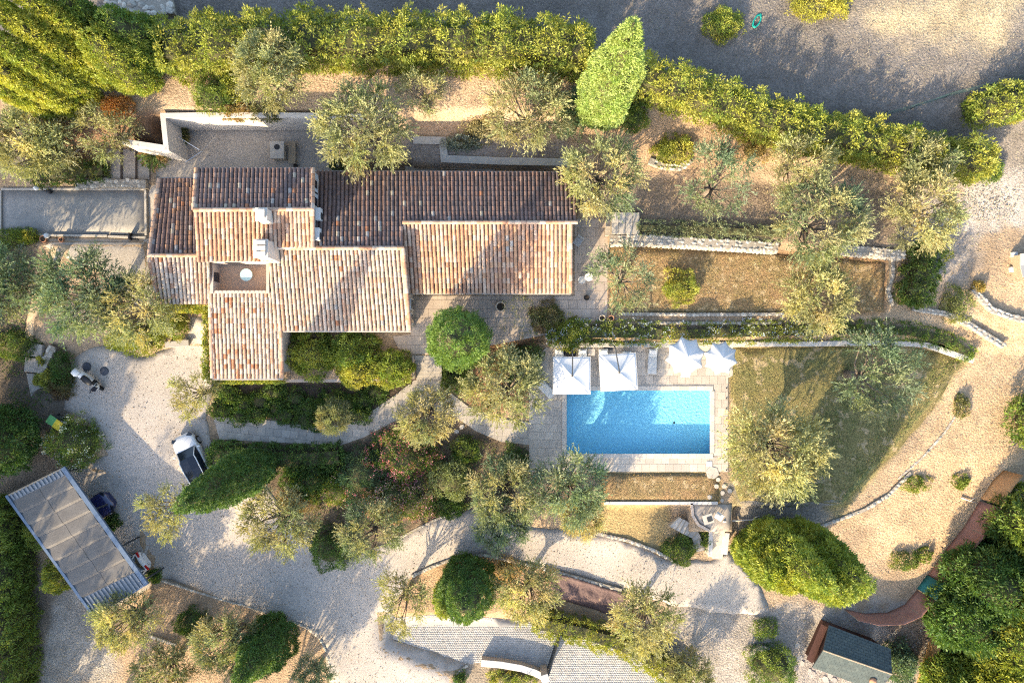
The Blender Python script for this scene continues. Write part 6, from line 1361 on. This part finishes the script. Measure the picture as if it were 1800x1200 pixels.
def pot(label, px, py, r, h, m=TERRA, plant=None):
    b_ = at(px, py, .2); z = hgt(b_.x, b_.y)+.03; t = thing('plant_pot', label, 'pot', (b_.x, b_.y, z), 0, 'garden pots')
    MB().lathe([(r*.7, 0), (r*.95, h*.8), (r*1.05, h*.82), (r*1.05, h), (r*.88, h), (r*.8, h*.85), (.01, h*.85)], 20, cap=False).build('pot_body', m, t, local=True, smooth=False)
    MB().lathe([(r*.85, h*.86), (.01, h*.9)], 16, cap=False).build('soil', mat('potting_soil', (.03, .022, .016)), t, local=True)
    if plant: link('foliage', plant, LEAF, t, (0, 0, h*.8))
pot('large clay pot with dark soil on the patio beside the conifer', 880, 539, .34, .5, mat('pale_pot', (.5, .42, .32)))
pot('pale clay pot at the patio corner', 1058, 559, .22, .4, mat('pale_pot', (.5, .42, .32))); pot('terracotta pot next to the pale patio corner pot', 1074, 559, .2, .36)
pot('dark planter by the patio house corner', 1031, 523, .2, .3, BLACK); pot('round ribbed pot below the boules court lamp', 77, 420, .24, .3); pot('small terracotta pot beside the boules court border', 108, 421, .16, .25); pot('dark little pot on the courtyard near barbecue', 520, 292, .16, .25, BLACK)
pot('round yellow-green pot on the garden steps', 64, 645, .2, .25, mat('lime_pot', (.35, .42, .1)))
def lamp(label, px, py):
    b_ = at(px, py, .6); z = hgt(b_.x, b_.y); t = thing('garden_lamp', label, 'lamp', (b_.x, b_.y, z), 0, 'boules court lamps'); MB().tube([(0, 0, 0), (0, 0, .9)], .03, 6).build('post', DARKMETAL, t, local=True); MB().lathe([(.03, .88), (.16, .98), (.2, 1.1), (.14, 1.22), (.02, 1.26)], 16).build('globe', WHITEP, t, local=True, smooth=True)
lamp('white globe lamp beside stone wall side of boules court', 72, 333); lamp('white globe lamp beside the garden side of boules court', 90, 416)
o = MB().lathe([(.16, 0), (.15, .28), (.01, .3)], 16).build('bollard_light', BLACK, None, smooth=False); o.location = P(89, 337, .1); tag(o, 'short dark round bollard next to wall-side globe lamp', 'bollard')
t = thing('boules_stand', 'small black metal stand with rings at boules court corner', 'stand', P(230, 416, .1))
c = P(230, 416, .2); MB().box((c.x, c.y, .3), (.14, .5, .4)).build('frame', BLACK, t, bevel=.02)
for k in range(3): MB().lathe([(.09, .1), (.09, .16), (.05, .18)], 12, (c.x+.18+.14*k, c.y-.2, .05)).build('ring', BLACK, t)
c = P(1013, 425, .4); t = thing('patio_chair', 'grey slatted chair in shade against the wing end wall', 'chair', (c.x+.1, c.y, .03), R_(-35)); SL = mat('grey_slats', (.34, .36, .38))
for k in range(5): MB().box((0, (k-2)*.12, .42), (.55, .1, .03)).build('seat_slat', SL, t, bevel=.005, local=True)
MB().box((0, .36, .68), (.55, .05, .5)).build('backrest', SL, t, bevel=.01, local=True)
for sx in (-1, 1):
    for sy in (-1, 1): MB().box((sx*.25, sy*.26, .2), (.04, .04, .4)).build('leg', DARKMETAL, t, local=True)
c = P(1035, 487, .7); t = thing('bistro_table', 'small round white bistro table under the patio olive', 'table', (c.x, c.y, .03)); MB().lathe([(.3, .7), (.3, .73), (.01, .73)], 22).build('table_top', WHITEP, t, local=True); MB().tube([(0, 0, 0), (0, 0, .7)], .03, 6).build('leg', WHITEP, t, local=True); MB().lathe([(.2, 0), (.18, .03)], 16).build('base', WHITEP, t, local=True)
c = P(1023, 492, .5); t = thing('bistro_chair', 'round wire bistro chair next to small white table', 'chair', (c.x, c.y, .03)); ring = [(math.cos(a)*.26, math.sin(a)*.26, .45) for a in np.linspace(0, 6.28, 18)]; MB().tube(ring, .016, 5).build('seat_ring', WHITEP, t, local=True); MB().lathe([(.25, .44), (.25, .455)], 18).build('seat', LFR, t, local=True)
MB().tube([(-.24, -.1, .45), (-.26, -.1, .85), (-.26, .1, .85), (-.24, .1, .45)], .014, 5).build('backrest', WHITEP, t, local=True)
for k in range(4): a = k*1.57+.78; MB().tube([(math.cos(a)*.22, math.sin(a)*.22, .45), (math.cos(a)*.25, math.sin(a)*.25, 0)], .014, 5).build('leg', WHITEP, t, local=True)
c = P(1098, 394, .75); t = thing('stone_platform', 'square pale paved stone platform at end of long stone wall', 'platform', (c.x, c.y, 0)); wv = 2.0; MB().box((0, 0, .55), (wv, 1.55, 1.1)).build('wall_body', MORTAR, t, local=True)
for i in range(4):
    for j in range(2): MB().box((-wv/2+wv*(i+.5)/4, -.775+.775*(j+.5), 1.13), (wv/4-.02, .755, .06)).build('paving_slab', FLAG, t, bevel=.01, local=True)
for k in range(5): MB().box((-1.15+.0*k, .6-.3*k, .85-.18*k), (.34, .3, .25)).build('step', STEPM, t, bevel=.01, local=True)
c = P(316, 604, -.6); t = thing('stone_bench', 'long pale stone bench on the gravel below ivy corner', 'bench', (c.x, c.y, at(316, 604).z), .08); MB().box((0, 0, .42), (1.75, .45, .12)).build('seat', FLAG, t, bevel=.02, local=True)
for s in (-1, 1): MB().box((s*.6, 0, .18), (.25, .38, .36)).build('support', FLAG, t, bevel=.02, local=True)
for px, py, cl, lab in ((93, 738, (.10, .28, .10), 'green lidded bin beside the white-flowering shrub'), (104, 746, (.6, .45, .04), 'yellow lidded bin beside the green bin')):
    c = at(px, py, .8); z = hgt(c.x, c.y); t = thing('wheelie_bin', lab, 'bin', (c.x, c.y, z), -.6, 'bins beside the drive'); m = mat('bin_%d' % px, cl, rough=.5)
    MB().hexa([(-.2, -.22, .05), (.2, -.22, .05), (.2, .22, .05), (-.2, .22, .05)], [(-.27, -.3, .95), (.27, -.3, .95), (.27, .3, .95), (-.27, .3, .95)]).build('bin_body', mat('bin_grey', (.06, .07, .07)), t, bevel=.02, local=True); MB().box((0, 0, .99), (.6, .66, .08)).build('lid', m, t, bevel=.03, local=True)
    for s in (-1, 1): o = MB().lathe([(.1, -.03), (.1, .03)], 12).build('wheel', TYRE, t, local=True); o.rotation_euler = (0, R_(90), 0); o.location = (s*.22, .24, .1)
# hose coil on the field
hb = at(1330, 38); pts = []
for k in range(150):
    a = k/150*2*math.pi*6; r = .30+.05*math.sin(k*1.7)+.03*(k % 7)/7; x, y = math.cos(a)*r*.75, math.sin(a)*r*1.5; pts.append((hb.x+x*.95+y*.35, hb.y+y*.9, hb.z+.04+.012*(k/25)))
tag(MB().tube(pts, .028, 5).build('garden_hose', mat('green_hose', (.01, .30, .24), rough=.5), None, smooth=True), 'coiled green garden hose on bare field beside bush', 'hose')
c = at(1786, 468); t = thing('rabbit_hutch', 'small grey garden hutch cut by the side photo edge', 'hutch', c, .1); MB().box((.2, 0, .5), (1.2, 1.5, 1.0)).build('hutch_body', WOOD, t, local=True); MB().box((.2, .4, 1.06), (1.3, .85, .08), 0, Matrix.Rotation(.15, 3, 'X')).build('roof_panel', mat('grey_board', (.36, .34, .31)), t, local=True); MB().box((.2, -.45, 1.06), (1.3, .85, .08), 0, Matrix.Rotation(-.15, 3, 'X')).build('roof_panel', mat('grey_board', (.36, .34, .31)), t, local=True)
for px, py, lab in ((1780, 448, 'small white block beside hutch, upper one'), (1777, 474, 'small white block beside hutch, lower one')):
    c = at(px, py); o = MB().box((0, 0, .15), (.36, .36, .3)).build('concrete_block', WHITEWALL, None, bevel=.02); o.location = c; tag(o, lab, 'block', 'white blocks by the hutch')
c = at(288, 1124); o = MB().box((0, 0, .1), (2.1, .22, .2)).build('timber_beam', mat('pale_timber', (.5, .42, .32), (.56, .48, .38), 4, .85), None, bevel=.02); o.location = c; o.rotation_euler = (0, 0, R_(-19)); tag(o, 'pale squared timber beam lying in the lower garden', 'beam')
def branch(label, pts, r):
    q = [at(a, b_, .12) for a, b_ in pts]; m = MB().tube(q, [r*(1-.6*i/(len(q)-1)) for i in range(len(q))], 6); e = q[len(q)//2]; m.tube([e, e+Vector((.3, .25, .1)), e+Vector((.55, .3, .05))], [r*.6, r*.4, r*.15], 5)
    tag(m.build('dead_branch', mat('bleached_wood', (.5, .45, .4), (.58, .53, .47), 5, .9), None, smooth=True), label, 'branch')
branch('bleached forked branch leaning over the brown screen fence', [(1690, 874), (1705, 880), (1718, 884)], .06)
branch('fallen grey branch between lower terrace and broad conifer', [(1272, 916), (1300, 914), (1322, 913), (1342, 910)], .09)
branch('dry branches lying by the boules court olive', [(115, 276), (130, 270), (142, 262)], .06)
slab('drain_cover', 'small square drain cover set in the gravel near house wall', 'drain cover', None, 355, 632, .32, .32, 0, mat('slate', (.05, .055, .07)), .045)
slab('door_slab', 'pale square stone slab between boules court and house corner', 'slab', None, 271, 341, .75, .95, 0, FLAG, .08)

# ================================================================ loose stuff: grass, weeds, fallen leaves
def scatter(name, polys, per_m2, hh, wd, cols, label, cat, flatl=False, seed=0, clumpy=0.0):
    r = np.random.default_rng(seed+900); Bs = []
    for poly in polys:
        q = [at(a, b_) for a, b_ in poly]; q2 = [(v.x, v.y) for v in q]; xs = [v.x for v in q]; ys = [v.y for v in q]
        n = int((max(xs)-min(xs))*(max(ys)-min(ys))*per_m2); X = r.uniform(min(xs), max(xs), n); Y = r.uniform(min(ys), max(ys), n); k = sdist(q2, X, Y) < .05
        if clumpy: k &= (vnoise(X, Y, .8, seed+3)+(vnoise(X, Y, .25, seed+4)-.5)*.6 > clumpy)
        X, Y = X[k], Y[k]; i = np.clip(((X-GX0)/GD).astype(int), 0, len(gx)-2); j = np.clip(((Y-GY0)/GD).astype(int), 0, len(gy)-2); fx = (X-GX0)/GD-i; fy = (Y-GY0)/GD-j
        Z = (HH[j, i]*(1-fx)+HH[j, i+1]*fx)*(1-fy)+(HH[j+1, i]*(1-fx)+HH[j+1, i+1]*fx)*fy
        Bs.append(np.stack([X, Y, Z+.03], 1))
    B_ = np.vstack(Bs); n = len(B_)
    D_ = r.normal(size=(n, 3))*(.75 if not flatl else 1); D_[:, 2] = np.abs(r.normal(size=n))*.1 if flatl else .9
    if flatl: B_[:, 2] += .012
    V_ = leaf_arrays(B_, D_, hh*r.uniform(.5, 1.4, n), wd*r.uniform(.7, 1.4, n), r)
    o = link(name, leaf_mesh(name, V_, pick_cols(cols, n, r, .25)), leaf_mat('dry_leaf', .15, .9)); tag(o, label, cat, kind='stuff')
field = [[(-20, -60), (1180, -60), (1180, 60), (1030, 70), (600, 50), (320, 60), (300, 20)], [(1120, -60), (1820, -60), (1820, 150), (1690, 170), (1500, 225), (1330, 190), (1150, 110)], [(1560, 230), (1820, 210), (1820, 330), (1740, 320), (1700, 270)]]
scatter('dry_grass', field, 34, .16, .03, [(.25, .23, .2), (.31, .285, .24), (.19, .175, .155), (.36, .32, .24), (.24, .23, .17)], 'short dry grass of the bare field', 'grass', seed=1)
scatter('grass', [[(1072, 432), (1550, 460), (1550, 548), (1072, 550)], [(1062, 832), (1262, 832), (1264, 882), (1062, 882)]], 90, .09, .03, [(.38, .26, .12), (.30, .24, .09), (.22, .22, .07), (.44, .31, .16)], 'short dry lawn grass', 'grass', seed=2)
scatter('grass', [[(1284, 612), (1600, 608), (1690, 634), (1480, 884), (1300, 880)]], 80, .10, .03, [(.32, .26, .1), (.2, .21, .07), (.14, .18, .05), (.26, .23, .08)], 'patchy green and brown grass of the pool lawn', 'grass', seed=3)
scatter('green_grass', [[(1480, 640), (1690, 632), (1500, 870), (1380, 890), (1400, 800)]], 120, .14, .035, [(.11, .17, .04), (.14, .2, .05), (.2, .22, .07)], 'lush green grass on the far side of pool lawn', 'grass', seed=4, clumpy=.5)
scatter('weeds', [[(1590, 300), (1820, 330), (1820, 800), (1640, 1000), (1480, 1050), (1640, 700), (1600, 560)], [(80, 1040), (560, 1110), (580, 1210), (60, 1210)], [(1110, 300), (1590, 320), (1590, 440), (1110, 415)], [(560, 125), (1010, 125), (1000, 290), (730, 290), (560, 200)], [(1180, 1060), (1640, 1060), (1600, 1210), (1180, 1210)], [(1010, 215), (1700, 300), (1690, 420), (1010, 330)], [(1290, 850), (1560, 880), (1480, 960), (1290, 930)], [(1050, 886), (1180, 890), (1170, 975), (1010, 935)], [(80, 190), (290, 200), (280, 262), (80, 300)]], 11, .15, .035, [(.42, .33, .18), (.36, .3, .15), (.22, .23, .09), (.5, .4, .24), (.3, .22, .14)], 'dry weeds scattered over the bare earth', 'weeds', seed=5)
scatter('ground_cover', [[(372, 672), (726, 670), (690, 705), (610, 745), (470, 735), (374, 730)], [(376, 782), (600, 784), (560, 870), (470, 860)], [(540, 850), (720, 900), (620, 985), (560, 950)], [(740, 745), (930, 790), (920, 850), (820, 890), (740, 850)], [(800, 620), (960, 590), (930, 680), (850, 730), (790, 680)], [(-20, 430), (60, 430), (50, 600), (110, 700), (40, 730), (-20, 640)]], 60, .2, .06, DG+MG[:1]+[(.16, .12, .06)], 'low dark ground cover in the planted beds', 'ground cover', seed=6, clumpy=.4)
scatter('fallen_leaves', [drive_px], 9, .10, .05, [(.16, .11, .06), (.22, .15, .08), (.12, .09, .06), (.3, .2, .1)], 'dry fallen leaves strewn over the gravel drive', 'leaves', True, 7)
scatter('fallen_leaves', [[(300, 226), (600, 226), (600, 296), (300, 296)], [(5, 335), (255, 335), (255, 412), (5, 412)], cob_px], 5, .09, .05, [(.1, .08, .05), (.2, .14, .08)], 'dry fallen leaves on court and cobbles', 'leaves', True, 8)
scatter('rubble', [[(1560, 1090), (1650, 1040), (1640, 1160), (1575, 1185)], [(1690, 320), (1790, 330), (1780, 390), (1690, 385)]], 40, .12, .1, [(.34, .31, .27), (.28, .25, .21), (.22, .19, .16), (.4, .37, .33)], 'stone rubble on the slopes', 'rubble', True, 9)
print('all done', len(bpy.data.objects))
